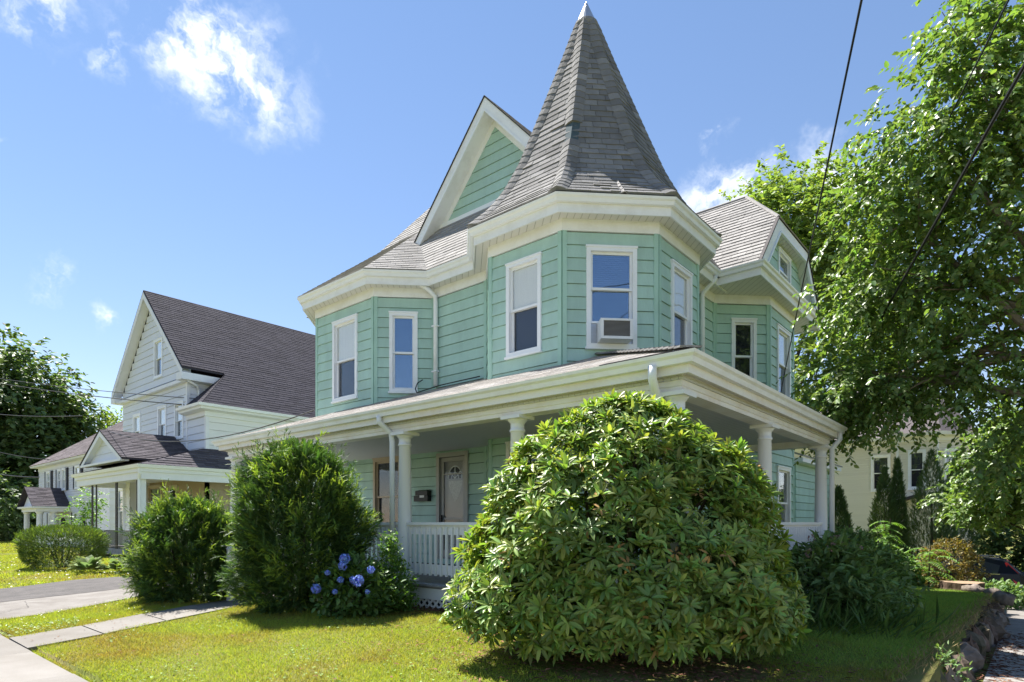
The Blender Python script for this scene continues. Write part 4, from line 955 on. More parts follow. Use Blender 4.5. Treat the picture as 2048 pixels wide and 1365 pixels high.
# posts: white square post and black iron trellis posts, iron railing
MB().box(pxr - .2, pyf - .06, .3, pxr - .04, pyf + .1, 2.8).build("porch_post", LHT, LH); MB().tube([(pxr + .1, pyf - .15, 3.2), (pxr + .1, pyf - .15, 3.0), (pxr - .05, pyf - .12, 2.8), (pxr - .05, pyf - .12, .2)], .05, 8).build("downspout", M["vinyl"], LH)
def trellis(x, y, wx=.16, wy=0.0, z0=.3, z1=2.8):
    mb = MB()
    for sx in (-1, 1): mb.box(x + sx * wx / 2 - .018, y + sx * wy / 2 - .018, z0, x + sx * wx / 2 + .018, y + sx * wy / 2 + .018, z1)
    z = z0; s = 1
    while z < z1 - .1: mb.bar((x - s * wx / 2, y - s * wy / 2, z), (x + s * wx / 2, y + s * wy / 2, z + .15), .014, .014); z += .15; s = -s
    return mb.build("iron_post", M["black"], LH)
trellis(-23.25, pyf + .05); trellis(-26.1, pyf + .05, .12); trellis(-25.6, pyf + .05, .05); trellis(-21.0, pyf + .05, .3)
ir = MB().box(-26.1, pyf + .03, .98, -20.6, pyf + .06, 1.0).box(-26.1, pyf + .03, .4, -20.6, pyf + .06, .42).build("iron_railing", M["black"], LH)
bme = MB().box(-.011, -.011, 0, .011, .011, .68).mesh("iron_baluster"); bme.materials.append(M["black"])
x = -25.95
while x < -20.7:
    o = bpy.data.objects.new("iron_baluster", bme); o.location = (x, pyf + .045, .32); link(o, ir); x += .125
for k in range(2): MB().box(-26.0, pyf - .35 * (k + 1), -.1, -24.4, pyf - .35 * k, .3 - .14 * (k + 1)).build("porch_step", mat("brick_step", (.25, .11, .08), .9, .1, var=.3, nscale=9), LH)
for x in (-25.95, -24.45): MB().tube([(x, pyf, 1.0), (x, pyf - 1.3, .55), (x, pyf - 1.32, -.1)], .022, 8).build("hand_rail", LHT, LH)

# --- far-left house with black shutters
FH = empty("shuttered_house", (-48, 9, -.4), "far white house with black shutters and small columned portico", "house")
fx0, fx1, fy, fz = -54.3, -40.4, 5.8, 5.4
SH_M = mat("black_shutter", (.02, .018, .022), .6, .3); FW_ = mat("white_clapboard", (.70, .71, .74), .6, .3, island=.04)
MB().box(fx0 + .05, fy + .05, -.6, fx1 - .05, 15, fz).build("wall", FW_, FH)
W = Wall((fx0, fy), (fx1, fy)); off = -fx0; sdm = MB()
fw2 = [(-52.0, -50.9, 3.5, 5.0), (-49.1, -48.2, 3.5, 5.0), (-48.0, -47.1, 3.5, 5.0), (-45.0, -43.9, 3.5, 5.0)]
fw1 = [(-51.4, -50.4, .35, 1.95), (-45.4, -44.5, .35, 1.95), (-44.35, -43.45, .35, 1.95)]
hs_ = [(a + off, b + off, c, d) for a, b, c, d in fw2 + fw1]
put_boards(W, rows(W, 0, W.len, -.5, fz - .3, .16, hs_), FW_, FH, merge=sdm, nb=.03, nt=.004, back=-.04); tag(sdm.build("siding", FW_, FH), kind="stuff")
for k, h in enumerate(hs_):
    window(W, *h, FH, up="screen" if k % 2 else "shade", lo="screen", n0=.06, fw=.11)
for a, b, c, d in [(-52.0, -50.9, 3.5, 5.0), (-49.1, -47.1, 3.5, 5.0), (-45.0, -43.9, 3.5, 5.0), (-51.4, -50.4, .35, 1.95), (-45.4, -43.45, .35, 1.95)]:
    for s0, s1 in ((a - .46, a - .04), (b + .04, b + .46)):
        sh_ = MB(); W.box(sh_, s0 + off, s1 + off, .03, .07, c - .02, d + .02); so_ = sh_.build("shutter", SH_M, FH)
        lv = MB(); z = c + .05
        while z < d - .05: W.board(lv, s0 + off + .05, s1 + off - .05, z, z + .07, .095, .075, .06); z += .08
        tag(lv.build("louvres", SH_M, so_), kind="stuff")
MB().sweep([(fx0, 15), (fx0, fy), (fx1, fy), (fx1, 15)], [(0, fz - .3), (.05, fz - .3), (.05, fz - .05), (.45, fz - .02), (.5, fz + .12), (0, fz + .12)]).build("cornice", LHT, FH)
hr = MB(); ym = 10.4; zr_ = 9.3
A = [(fx0 - .5, fy - .5, fz + .1), (fx1 + .5, fy - .5, fz + .1), (fx1 + .5, 15.5, fz + .1), (fx0 - .5, 15.5, fz + .1)]; B0, B1 = (fx0 + 4.4, ym, zr_), (fx1 - 4.4, ym, zr_)
hr.add(A + [B0, B1], [(0, 1, 5, 4), (1, 2, 5), (2, 3, 4, 5), (3, 0, 4), (3, 2, 1, 0)]); FR = hr.build("roof", M["brown_shingle"], FH)
s8 = MB(); l4 = math.hypot(4.9 + .2, zr_ - fz - .1); shingles(s8, (fx0 - .5, fy - .52, fz + .1), (1, 0, 0), (0, (ym - fy + .5) / math.hypot(ym - fy + .5, zr_ - fz - .1), (zr_ - fz - .1) / math.hypot(ym - fy + .5, zr_ - fz - .1)), math.hypot(ym - fy + .5, zr_ - fz - .1), lambda t: (t / l4 * 4.9, fx1 - fx0 + 1 - t / l4 * 4.9), e=.25, tw=.8, th=.025, seed=41)
tag(s8.build("shingles", M["brown_shingle"], FR), kind="stuff")
brick = mat("red_brick", (.22, .075, .06), .9, .2, var=.5, nscale=9)
ch = MB().box(-50.2, 10.6, 7.0, -49.2, 11.5, 10.6).box(-50.28, 10.52, 10.35, -49.12, 11.58, 10.5).build("chimney", brick, FR)
# portico
FPx0, FPx1, FPy = -50.0, -46.3, 4.0
pt_ = MB(); pc = (FPx0 + FPx1) / 2
for sg in (-1, 1): pt_.slab([(pc, FPy - .3, 3.65), (pc + sg * 2.05, FPy - .3, 2.35), (pc + sg * 2.05, fy, 2.35), (pc, fy, 3.65)], (0, 0, -.08))
PO = pt_.build("portico_roof", M["purple_shingle"], FH); s9 = MB(); l5 = math.hypot(2.05, 1.3)
for sg in (-1, 1): shingles(s9, (pc + sg * 2.07, FPy - .32, 2.36), (0, 1, 0), (-sg * 2.05 / l5, 0, 1.3 / l5), l5, lambda t: (0, fy - FPy + .3), e=.18, tw=.5, th=.03, seed=43 + sg)
tag(s9.build("shingles", brown, PO), kind="stuff")
MB().slab([(FPx0, FPy, 2.3), (FPx1, FPy, 2.3), (pc, FPy, 3.45)], (0, .05, 0)).build("portico_gable", LHT, FH)
MB().sweep([(FPx0, fy), (FPx0, FPy), (FPx1, FPy), (FPx1, fy)], [(-.05, 2.0), (.08, 2.0), (.08, 2.2), (.28, 2.22), (.30, 2.34), (-.05, 2.34)]).build("portico_cornice", LHT, FH)
for x, y in ((FPx0 + .2, FPy + .15), (FPx0 + .2, FPy + .9), (FPx1 - .2, FPy + .15), (FPx1 - .2, FPy + .9)):
    o = MB().lathe([(.22, -.4), (.22, -.3), (.18, -.25), (.15, 1.85), (.21, 1.95), (.21, 2.0)], x, y, 14).build("column", LHT, FH)
MB().box(FPx0, FPy, -.6, FPx1, fy, -.35).build("portico_floor", conc2, FH)
dd = MB().box(-48.7, fy - .05, -.35, -47.5, fy + .02, 1.85).build("door", LHT, FH); MB().box(-48.3, fy - .07, .3, -47.9, fy - .05, 1.6).build("pane", M["room"], dd)
for x in (-49.2, -47.0):
    sc_ = MB().lathe([(.02, 1.1), (.12, 1.15), (.12, 1.45), (.06, 1.55), (.01, 1.62)], x, fy - .22, 8).bar((x, fy - .2, 1.3), (x, fy, 1.3), .03, .03).build("wall_lantern", M["black"], FH)

# --- pale yellow house behind the lawn
YH = empty("yellow_house", (-3, 34, -1.6), "pale yellow clapboard house behind the arborvitae trees", "house")
YM = mat("pale_yellow_clapboard", (.74, .71, .60), .6, .3, island=.03); yz = 5.55
ypoly = [(-9, 31), (-2.1, 31), (-2.1, 30), (-.42, 30), (.58, 31), (.58, 41), (-9, 41)]
ycore = MB().prism([(x, y) for x, y in inset(ypoly, .05)], -2, yz).build("wall", YM, YH)
ysd = MB()
ywin = {1: [], 0: [(5.6, 6.5, 2.95, 4.85)], 2: [(.5, 1.25, 2.95, 4.9)], 3: [(.35, 1.05, 2.95, 4.9)], 4: [(1.2, 2.1, 2.95, 4.9), (4, 4.9, 2.95, 4.9)]}
for i in range(5):
    W = Wall(ypoly[i], ypoly[i + 1]); put_boards(W, rows(W, 0, W.len, -1.9, yz - .2, .125, ywin[i]), YM, YH, merge=ysd, nb=.022, nt=.003, back=-.045)
    for h in ywin[i]: window(W, *h, YH, up="screen", lo="room", n0=.05, fw=.1, glass="glass_far", label="upper window of the yellow house" if i == 2 else None)
    W.box(MB(), 0, .1, -.02, .045, -1.9, yz).build("corner_board", LHT, YH)
tag(ysd.build("siding", YM, YH), kind="stuff")
MB().sweep(ypoly[:6], [(0, yz - .2), (.05, yz - .2), (.05, yz), (.5, yz + .02), (.55, yz + .18), (0, yz + .18)]).build("cornice", LHT, YH)
yr2 = MB(); pk = (-.85, 32.2, 8.6); e_ = [(-2.6, 31.2), (-2.6, 29.45), (-.2, 29.45), (1.13, 30.75), (1.13, 36)]
for a, b in zip(e_, e_[1:]): yr2.add([(*a, yz + .17), (*b, yz + .17), pk], [(0, 1, 2)])
yr2.add([(-9.5, 30.5, yz + .17), (1.13, 30.5, yz + .17), (1.13, 41.5, yz + .17), (-9.5, 41.5, yz + .17), (-5, 36, 9.8), (-3.5, 36, 9.8)], [(0, 1, 5, 4), (1, 2, 5), (2, 3, 4, 5), (3, 0, 4), (3, 2, 1, 0)])
yr2.build("roof", M["brown_shingle"], YH)
MB().slab([(-2.3, 29.0, 2.3), (-.9, 29.0, 2.75), (-.9, 30.0, 2.75), (-2.3, 30.0, 2.3)], (0, 0, -.12)).build("entry_canopy", M["purple_shingle"], YH)
# ================================================================ vegetation
def nrm(v): return v / np.maximum(np.linalg.norm(v, axis=-1, keepdims=True), 1e-9)
def frames(d, up):                       # orthonormal frames: x = d, z close to up
    x = nrm(d); y = nrm(np.cross(up, x)); z = np.cross(x, y); return x, y, z
def scatter(T, TF, pos, d, up, s, sw=None):
    """copies of a small leaf template T (k,3) at pos, long axis d, face normal up, scale s (length) and sw (width)"""
    x, y, z = frames(d, up); s = np.asarray(s, float).reshape(-1, 1, 1); sw = s if sw is None else np.asarray(sw, float).reshape(-1, 1, 1)
    V = pos[:, None, :] + x[:, None, :] * T[None, :, 0:1] * s + y[:, None, :] * T[None, :, 1:2] * sw + z[:, None, :] * T[None, :, 2:3] * s
    n, k = len(pos), len(T); F = (TF[None] + (np.arange(n) * k)[:, None, None]).reshape(-1, TF.shape[1])
    return V.reshape(-1, 3), F
def merge(parts):
    Vs, Fs, b = [], [], 0
    for V, F in parts: Vs.append(V); Fs.append(F + b); b += len(V)
    return np.concatenate(Vs), np.concatenate(Fs)
def unit(n, r=None):
    v = (r or rng).normal(size=(n, 3)); return nrm(v)
UP = np.array([0, 0, 1.0])
# long folded leaf, 8 triangles
LEAF = np.array([(0, 0, 0), (.32, .5, .05), (.32, 0, -.02), (.32, -.5, .05), (.72, .42, .03), (.72, 0, -.03), (.72, -.42, .03), (1, 0, -.09)], float)
LEAF_F = np.array([(0, 2, 1), (0, 3, 2), (1, 2, 5), (1, 5, 4), (2, 3, 6), (2, 6, 5), (4, 5, 7), (5, 6, 7)])
# simple folded leaf, 2 triangles ; 4-triangle ovate leaf
RH = np.array([(0, 0, 0), (.45, .5, .06), (1, 0, -.05), (.45, -.5, .06)], float); RH_F = np.array([(0, 2, 1), (0, 3, 2)])
OV = np.array([(0, 0, 0), (.3, .46, .05), (.7, .36, .02), (1, 0, -.10), (.7, -.36, .02), (.3, -.46, .05)], float); OV_F = np.array([(0, 2, 1), (0, 3, 2), (0, 4, 3), (0, 5, 4)])
def sprig_template(n=9, ang=.62, ln=.26, droop=.10):
    vs = []; fs = []
    for i in range(n + 1):
        x = i / n; vs.append((x, 0, -droop * x * x))
    for i in range(n):
        x = (i + .5) / n; l = ln * (1 - .55 * x ** 3) * (.75 + .25 * math.sin(i * 2.3))
        for sg in (-1, 1):
            vs.append((x + l * math.cos(ang), sg * l * math.sin(ang) * 1.25, -droop * x * x + .03)); k = len(vs) - 1
            fs.append((i, i + 1, k) if sg > 0 else (i + 1, i, k))
    return np.array(vs, float), np.array(fs)
SPR, SPR_F = sprig_template()
def prof_r(prof, z): zz = [p[0] for p in prof]; rr = [p[1] for p in prof]; return np.interp(z, zz, rr)
def dome(n, prof, cx, cy, ax, ay, r=None, lump=.08, seed=0, inner=(.9, 1.0)):
    """points and outward normals on a lumpy dome given by (z, radius); ax scales along the camera's right, ay along its view"""
    r = r or np.random.default_rng(seed); z0, z1 = prof[0][0], prof[-1][0]
    z = r.uniform(z0, z1, n * 3); R_ = prof_r(prof, z); keep = r.uniform(0, max(p[1] for p in prof) + .25, n * 3) < R_ + .25; z = z[keep][:n]; m = len(z)
    a = r.uniform(0, 2 * math.pi, m); R_ = prof_r(prof, z)
    lu = 1 + lump * (np.sin(3 * a + 2.1 * z * 2 + seed) + np.sin(5 * a - 3.3 * z + 2 * seed) * .8 + np.sin(9 * a + 5 * z) * .45)
    k = r.uniform(inner[0], inner[1], m) * lu
    rt = np.array(RT); fw = np.array(FW)
    P = np.array([cx, cy, 0]) + (rt[None] * (np.cos(a) * R_ * k * ax)[:, None] + fw[None] * (np.sin(a) * R_ * k * ay)[:, None]); P[:, 2] = z
    dz = (prof_r(prof, z + .05) - prof_r(prof, z - .05)) / .1
    N_ = nrm(rt[None] * (np.cos(a) / ax)[:, None] + fw[None] * (np.sin(a) / ay)[:, None] - UP[None] * dz[:, None] * .9)
    return P, N_
leaf_m = dict(
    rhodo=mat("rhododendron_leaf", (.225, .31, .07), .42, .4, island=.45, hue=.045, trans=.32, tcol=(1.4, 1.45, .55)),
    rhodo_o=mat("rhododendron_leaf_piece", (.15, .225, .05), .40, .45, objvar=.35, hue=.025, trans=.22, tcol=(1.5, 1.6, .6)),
    rhodo_shade=mat("shaded_rhododendron_leaf", (.12, .19, .055), .5, .3, island=.3, hue=.02, trans=.15),  # same leaf in a darker colour, painting shade between the outer rosettes
    rhodo_dead=mat("dry_leaf", (.28, .17, .06), .8, .2, island=.3),
    yew=mat("yew_needles", (.066, .125, .037), .6, .3, island=.4, hue=.02, trans=.25, tcol=(1.4, 1.5, .5)),
    yew_tip=mat("yew_new_growth", (.22, .32, .06), .6, .3, island=.3, hue=.02, trans=.35, tcol=(1.4, 1.4, .5)),
    hedge=mat("hedge_needles", (.085, .14, .035), .65, .3, island=.35, hue=.02, trans=.25, tcol=(1.6, 1.5, .5)),
    arb=mat("arborvitae_sprays", (.085, .14, .045), .7, .2, island=.35, hue=.02, trans=.15, tcol=(1.5, 1.4, .6)),
    hyd=mat("hydrangea_leaf", (.10, .18, .045), .5, .4, island=.3, hue=.02, trans=.3, tcol=(1.4, 1.5, .6)),
    weed=mat("weed_leaf", (.14, .225, .075), .55, .3, island=.35, hue=.02, trans=.25, tcol=(1.4, 1.5, .6)),
    sumac=mat("sumac_leaf", (.13, .24, .045), .5, .4, island=.3, hue=.02, trans=.35, tcol=(1.4, 1.5, .6)),
    tree=mat("street_tree_leaf", (.145, .215, .065), .4, .5, island=.42, hue=.03, trans=.36, tcol=(1.5, 1.65, .6)),
    maple=mat("maple_leaf", (.095, .155, .055), .55, .4, island=.4, hue=.02, trans=.35, tcol=(1.5, 1.5, .6)),
    bgt=mat("back_tree_leaf", (.17, .245, .07), .5, .4, island=.38, hue=.025, trans=.4, tcol=(1.7, 1.7, .6)),
    hosta=mat("hosta_leaf", (.20, .27, .08), .45, .4, island=.4, hue=.03, trans=.3),
    bronze=mat("bronze_shrub_leaf", (.17, .15, .05), .5, .4, island=.35, hue=.04, trans=.35, tcol=(1.6, 1.3, .5)),
    bark=mat("bark", (.095, .075, .06), .95, .1, var=.45, nscale=7, stretch=(1, 1, .25), bump=.9, bscale=18),
    bark_pale=mat("pale_branch_bark", (.26, .22, .18), .9, .1, var=.3, nscale=12),
    blue=mat("blue_hydrangea_petal", (.22, .33, .78), .6, .3, island=.4, hue=.03, trans=.3),
    pink=mat("dusty_pink_flower", (.36, .24, .22), .7, .2, island=.3),
)
# ---------------- rhododendron
def whorls(P, N_, r, nl=(8, 13), L_=(.08, .145), tilt=(-.3, .95)):
    pos, dr, up, ln = [], [], [], []
    ax = nrm(N_ * .75 + UP * .62 + r.normal(size=P.shape) * .22)
    for p, a in zip(P, ax):
        n = r.integers(*nl); t0 = r.uniform(*tilt); b = np.cross(a, [.3, .8, .1]); b /= np.linalg.norm(b); c = np.cross(a, b); ph = r.uniform(0, 6.28); l0 = r.uniform(*L_)
        for k in range(n):
            an = ph + 2 * math.pi * k / n + r.normal() * .12; ti = t0 + r.normal() * .16 - (.5 if k % 4 == 3 else 0)
            d = (b * math.cos(an) + c * math.sin(an)) * math.cos(ti) + a * math.sin(ti); pos.append(p + d * .012); dr.append(d); up.append(a * math.cos(ti) - (b * math.cos(an) + c * math.sin(an)) * math.sin(ti)); ln.append(l0 * r.uniform(.78, 1.12))
    return np.array(pos), np.array(dr), np.array(up), np.array(ln)
RHP = [(.14, 1.25), (.25, 1.5), (.4, 1.62), (.6, 1.67), (1.03, 1.57), (1.52, 1.39), (1.77, 1.24), (2.0, 1.02), (2.22, .74), (2.42, .42), (2.53, .12)]
RC = (-.06, -1.02)
r1 = np.random.default_rng(11)
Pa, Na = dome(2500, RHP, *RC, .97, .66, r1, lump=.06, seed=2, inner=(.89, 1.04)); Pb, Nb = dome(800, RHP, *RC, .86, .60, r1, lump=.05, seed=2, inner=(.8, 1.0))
RB = empty("rhododendron", (0, -1.1, 0), "huge domed rhododendron bush with long glossy leaves in front of the porch corner", "bush")
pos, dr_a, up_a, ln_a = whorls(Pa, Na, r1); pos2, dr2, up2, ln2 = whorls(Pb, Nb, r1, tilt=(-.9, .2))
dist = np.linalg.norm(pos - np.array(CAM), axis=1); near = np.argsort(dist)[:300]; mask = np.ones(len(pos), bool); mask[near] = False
WID = .28
tagV, tagF = scatter(LEAF, LEAF_F, pos[mask], dr_a[mask], up_a[mask], ln_a[mask], ln_a[mask] * WID)
tag(meshobj("inner_foliage", np_mesh("inner_foliage", *scatter(LEAF, LEAF_F, pos2, dr2, up2, ln2, ln2 * WID), leaf_m["rhodo_shade"], True), None, RB), kind="stuff")
tag(meshobj("foliage", np_mesh("rhododendron_foliage", tagV, tagF, leaf_m["rhodo"], True), None, RB), kind="stuff")
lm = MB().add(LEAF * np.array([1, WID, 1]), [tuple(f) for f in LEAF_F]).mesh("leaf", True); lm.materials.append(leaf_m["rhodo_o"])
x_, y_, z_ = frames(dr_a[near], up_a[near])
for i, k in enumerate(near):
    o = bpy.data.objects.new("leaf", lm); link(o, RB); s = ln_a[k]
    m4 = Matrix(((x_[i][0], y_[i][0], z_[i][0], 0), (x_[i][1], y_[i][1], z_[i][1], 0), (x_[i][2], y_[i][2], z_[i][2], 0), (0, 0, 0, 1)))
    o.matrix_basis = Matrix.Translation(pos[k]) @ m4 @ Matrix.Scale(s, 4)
Pd, Nd = dome(150, RHP, *RC, .97, .68, r1, seed=2); pd, dd_, ud, ld = whorls(Pd, Nd, r1, nl=(3, 7), L_=(.07, .11), tilt=(-1.2, .2))
tag(meshobj("dry_leaves", np_mesh("dry", *scatter(LEAF, LEAF_F, pd, dd_, ud, ld, ld * .3), leaf_m["rhodo_dead"]), None, RB), kind="stuff")
for k in range(16):
    a = k * .393 + .2; q = dome(1, RHP, *RC, .8, .55, np.random.default_rng(900 + k))[0]
    if len(q) == 0: continue
    b = np.array([RC[0] + .25 * math.cos(a), RC[1] + .2 * math.sin(a), -.05]); mid = b * .5 + q[0] * .5 + np.array([0, 0, .15]); MB().tube([b, mid, q[0]], [.035, .025, .01], 6).build("stem", leaf_m["bark"], RB)

# ---------------- yews and hedges (sprays of needles)
def spray_bush(name, label, cat, prof, c, ax, ay, n, L_, mats, seed, tip_frac=.22, lump=.1, group=None, flat=False, outness=.8, inn=.45, plumes=0):
    r = np.random.default_rng(seed); E0 = empty(name, (c[0], c[1], 0), label, cat, group)
    Pq, Nq = dome(n, prof, *c, ax, ay, r, lump=lump, seed=seed, inner=(.84, 1.0)); Pi, Ni = dome(int(n * inn), prof, *c, ax * .82, ay * .82, r, lump=lump, seed=seed, inner=(.7, 1.0))
    Pq = np.concatenate([Pq, Pi]); Nq = np.concatenate([Nq, Ni]); m = len(Pq)
    d = nrm(Nq * outness + UP * .55 + r.normal(size=(m, 3)) * .34); u = nrm(UP + Nq * .5 + r.normal(size=(m, 3)) * .5)
    ln = r.uniform(*L_, m) * (1 + .5 * (r.random(m) < .08)); tip = r.random(m) < tip_frac; tip[-len(Pi):] = False
    if plumes:                           # branch tips that break the outline
        Pp, Np = dome(plumes, prof, *c, ax, ay, r, lump=lump, seed=seed, inner=(.9, 1.0)); k = 24; f = np.tile(np.arange(k) / k, len(Pp)); ii = np.repeat(np.arange(len(Pp)), k)
        axd = nrm(Np * .75 + UP * .65 + r.normal(size=Pp.shape) * .22); pl = r.uniform(.16, .48, len(Pp)); wd = np.repeat(pl, k)
        pp = Pp[ii] + axd[ii] * (f * wd)[:, None] + r.normal(size=(len(ii), 3)) * .022; pdir = nrm(axd[ii] * .8 + r.normal(size=(len(ii), 3)) * .5 - UP * .1); plen = (.12 - .05 * f) * r.uniform(.8, 1.3, len(ii)); pt = np.repeat(r.random(len(Pp)) < .45, k)
        Pq = np.concatenate([Pq, pp]); d = np.concatenate([d, pdir]); u = np.concatenate([u, nrm(UP + r.normal(size=pp.shape) * .5)]); ln = np.concatenate([ln, plen]); tip = np.concatenate([tip, pt])
    for nm, mk, mm in (("foliage", ~tip, mats[0]), ("new_growth", tip, mats[1])):
        if mk.sum(): tag(meshobj(nm, np_mesh(nm, *scatter(SPR, SPR_F, Pq[mk], d[mk], u[mk], ln[mk]), mm), None, E0), kind="stuff")
    t = MB()
    z1 = prof[-1][0] * .55
    for k in range(5):
        a = k * 1.26 + seed; t.tube([(c[0] + .06 * math.cos(a), c[1] + .06 * math.sin(a), -.1), (c[0] + .3 * ax * math.cos(a), c[1] + .3 * ax * math.sin(a), z1)], [.04, .015], 6)
    t.build("stems", leaf_m["bark"], E0)
    return E0
YEWP = [(.0, .55), (.15, .78), (.45, .95), (.9, 1.06), (1.3, 1.02), (1.65, .92), (1.95, .78), (2.15, .62), (2.3, .42), (2.4, .15)]
spray_bush("yew_bush", "tall rounded dark green yew bush right of the front walk", "bush", YEWP, (-5.38, -1.45), .80, .72, 13000, (.08, .19), (leaf_m["yew"], leaf_m["yew_tip"]), 21, .06, .17, plumes=380)
YEW2 = [(.0, .6), (.2, .82), (.6, .93), (1.0, .86), (1.3, .66), (1.5, .38), (1.6, .1)]
spray_bush("yew_bush", "shorter yew bush left of the front walk beside the driveway", "bush", YEW2, (-7.95, -2.0), .86, .75, 10000, (.08, .18), (leaf_m["yew"], leaf_m["yew_tip"]), 22, .08, .17, plumes=300)
H1 = [(.05, .7), (.3, .95), (.8, 1.05), (1.02, .9), (1.12, .55), (1.16, .1)]
spray_bush("clipped_hedge", "wide clipped evergreen hedge before the neighbour's porch steps", "hedge", H1, (-18.0, -1.4), 1.1, .8, 9000, (.06, .12), (leaf_m["hedge"], leaf_m["yew_tip"]), 23, .12, .03)
H2 = [(.2, .3), (.4, .5), (.75, .58), (.98, .42), (1.05, .1)]
spray_bush("clipped_hedge", "small rounded evergreen shrub between hostas and tan porch", "hedge", H2, (-16.4, .6), 1.0, 1.0, 3500, (.06, .11), (leaf_m["hedge"], leaf_m["yew_tip"]), 24, .12, .03)
# ---------------- arborvitae
def arb(c, zb, zt, rad, label, seed, lean=0):
    h = zt - zb; pr = [(zb, rad * .75), (zb + h * .12, rad), (zb + h * .4, rad * .88), (zb + h * .7, rad * .55), (zb + h * .9, rad * .22), (zt, .02)]
    r = np.random.default_rng(seed); E0 = empty("arborvitae", (c[0], c[1], zb), label, "tree", "arborvitae in front of the yellow house")
    Pq, Nq = dome(8000, pr, *c, 1, 1, r, lump=.05, seed=seed, inner=(.62, 1.0)); m = len(Pq)
    d = nrm(Nq * .4 + UP * .9 + r.normal(size=(m, 3)) * .25); u = nrm(np.cross(d, UP) + r.normal(size=(m, 3)) * .4)
    tag(meshobj("crown", np_mesh("crown", *scatter(SPR, SPR_F, Pq, d, u, r.uniform(.08, .19, m)), leaf_m["arb"]), None, E0), kind="stuff")
    MB().tube([(c[0], c[1], zb - .2), (c[0], c[1], zb + h * .7)], [.08, .02], 7).build("trunk", leaf_m["bark"], E0)
arb((-.95, 19.2), -1.3, 3.2, .66, "arborvitae with a forked tip left of the yellow house window", 31); arb((-.60, 19.5), -1.3, 3.55, .40, "thin arborvitae leader behind the forked one", 35)
arb((.25, 21.3), -1.35, 3.95, 1.0, "tallest dark arborvitae right of the yellow house window", 32)
arb((.85, 22.6), -1.35, 3.55, .85, "arborvitae rightmost of the row under the maple leaves", 33); arb((-1.75, 15.9), -1.0, 2.4, .55, "short arborvitae close behind the last porch column", 34)

# ---------------- trees
def tree(name, label, trunk, blobs, nt, leaf_len, m, seed, twig=.45, lpt=13, trunk_r=.2, group=None, T=(RH, RH_F), bark="bark", droop=.5, wid=.62, shell=.55, limbs=True):
    """trunk: base point; blobs: list of (centre, (rx,ry,rz)); leaves hang on short twigs spread through the blobs"""
    r = np.random.default_rng(seed); E0 = empty(name, trunk, label, "tree", group)
    vol = np.array([b[1][0] * b[1][1] * b[1][2] for b in blobs]) ** .72; cnt = np.maximum(1, (vol / vol.sum() * nt)).astype(int)
    tp = []; td = []
    for (c, rad), n in zip(blobs, cnt):
        u = unit(n, r); rr = np.where(r.random(n) < shell, r.uniform(.78, 1.04, n), r.uniform(.2, .8, n)); lump = 1 + .16 * np.sin(u[:, 0] * 5 + seed) * np.sin(u[:, 1] * 6 + 1) + .10 * np.sin(u[:, 2] * 11 + u[:, 0] * 9)
        tp.append(np.array(c) + u * (rr * lump)[:, None] * np.array(rad)); td.append(u)
    tp = np.concatenate(tp); td = np.concatenate(td); m_ = len(tp)
    d = nrm(td * .8 + r.normal(size=(m_, 3)) * .5 - UP * droop * .6); tl = twig * r.uniform(.5, 1.2, m_)
    ts = np.tile((np.arange(lpt) + .5) / lpt, m_); idx = np.repeat(np.arange(m_), lpt); side = np.tile(np.where(np.arange(lpt) % 2, 1, -1), m_)
    dd = d[idx]; base = tp[idx] + dd * (ts * tl[idx])[:, None]; base[:, 2] -= droop * .35 * (ts ** 2) * tl[idx]
    sd = nrm(np.cross(dd, UP) + 1e-4); ld = nrm(dd * .55 + sd * side[:, None] * .8 - UP * droop * .55 + r.normal(size=(len(idx), 3)) * .3); lu = nrm(UP + td[idx] * .4 + r.normal(size=(len(idx), 3)) * .45)
    s = leaf_len * r.uniform(.65, 1.2, len(idx))
    tag(meshobj("crown", np_mesh("crown", *scatter(*T, base, ld, lu, s, s * wid), m), None, E0), kind="stuff")
    tw = MB(); pick = r.permutation(m_)[: min(m_, 500)]
    tip = Vector(blobs[0][0])
    t0 = Vector(trunk); top = Vector((t0.x * .6 + tip.x * .4, t0.y * .6 + tip.y * .4, t0.z + (tip.z - t0.z) * .75)); MB().tube([t0 - Vector((0, 0, .3)), t0.lerp(top, .5) + Vector((.1, .05, 0)), top], [trunk_r * 1.2, trunk_r, trunk_r * .5], 10).build("trunk", leaf_m[bark], E0, smooth=True)
    if limbs:
        for i, (c, rad) in enumerate(blobs):
            c = Vector(c); s0 = t0.lerp(top, .45 + .5 * ((i * .37) % 1)); mid = s0.lerp(c, .55) + Vector((0, 0, .12 * rad[2])); e = [s0, mid, c]; w0 = trunk_r * .4
            lb = MB().tube(e, [w0, w0 * .55, w0 * .22], 7)
            for q in range(5):
                u = Vector(unit(1, r)[0]); e1 = c + Vector((u.x * rad[0], u.y * rad[1], u.z * rad[2])) * .8; s1 = mid.lerp(c, .3 + .14 * q); lb.tube([s1, s1.lerp(e1, .5) + Vector((0, 0, .06)), e1], [w0 * .3, w0 * .18, w0 * .06], 5)
            lb.build("limb", leaf_m[bark], E0)
    return E0
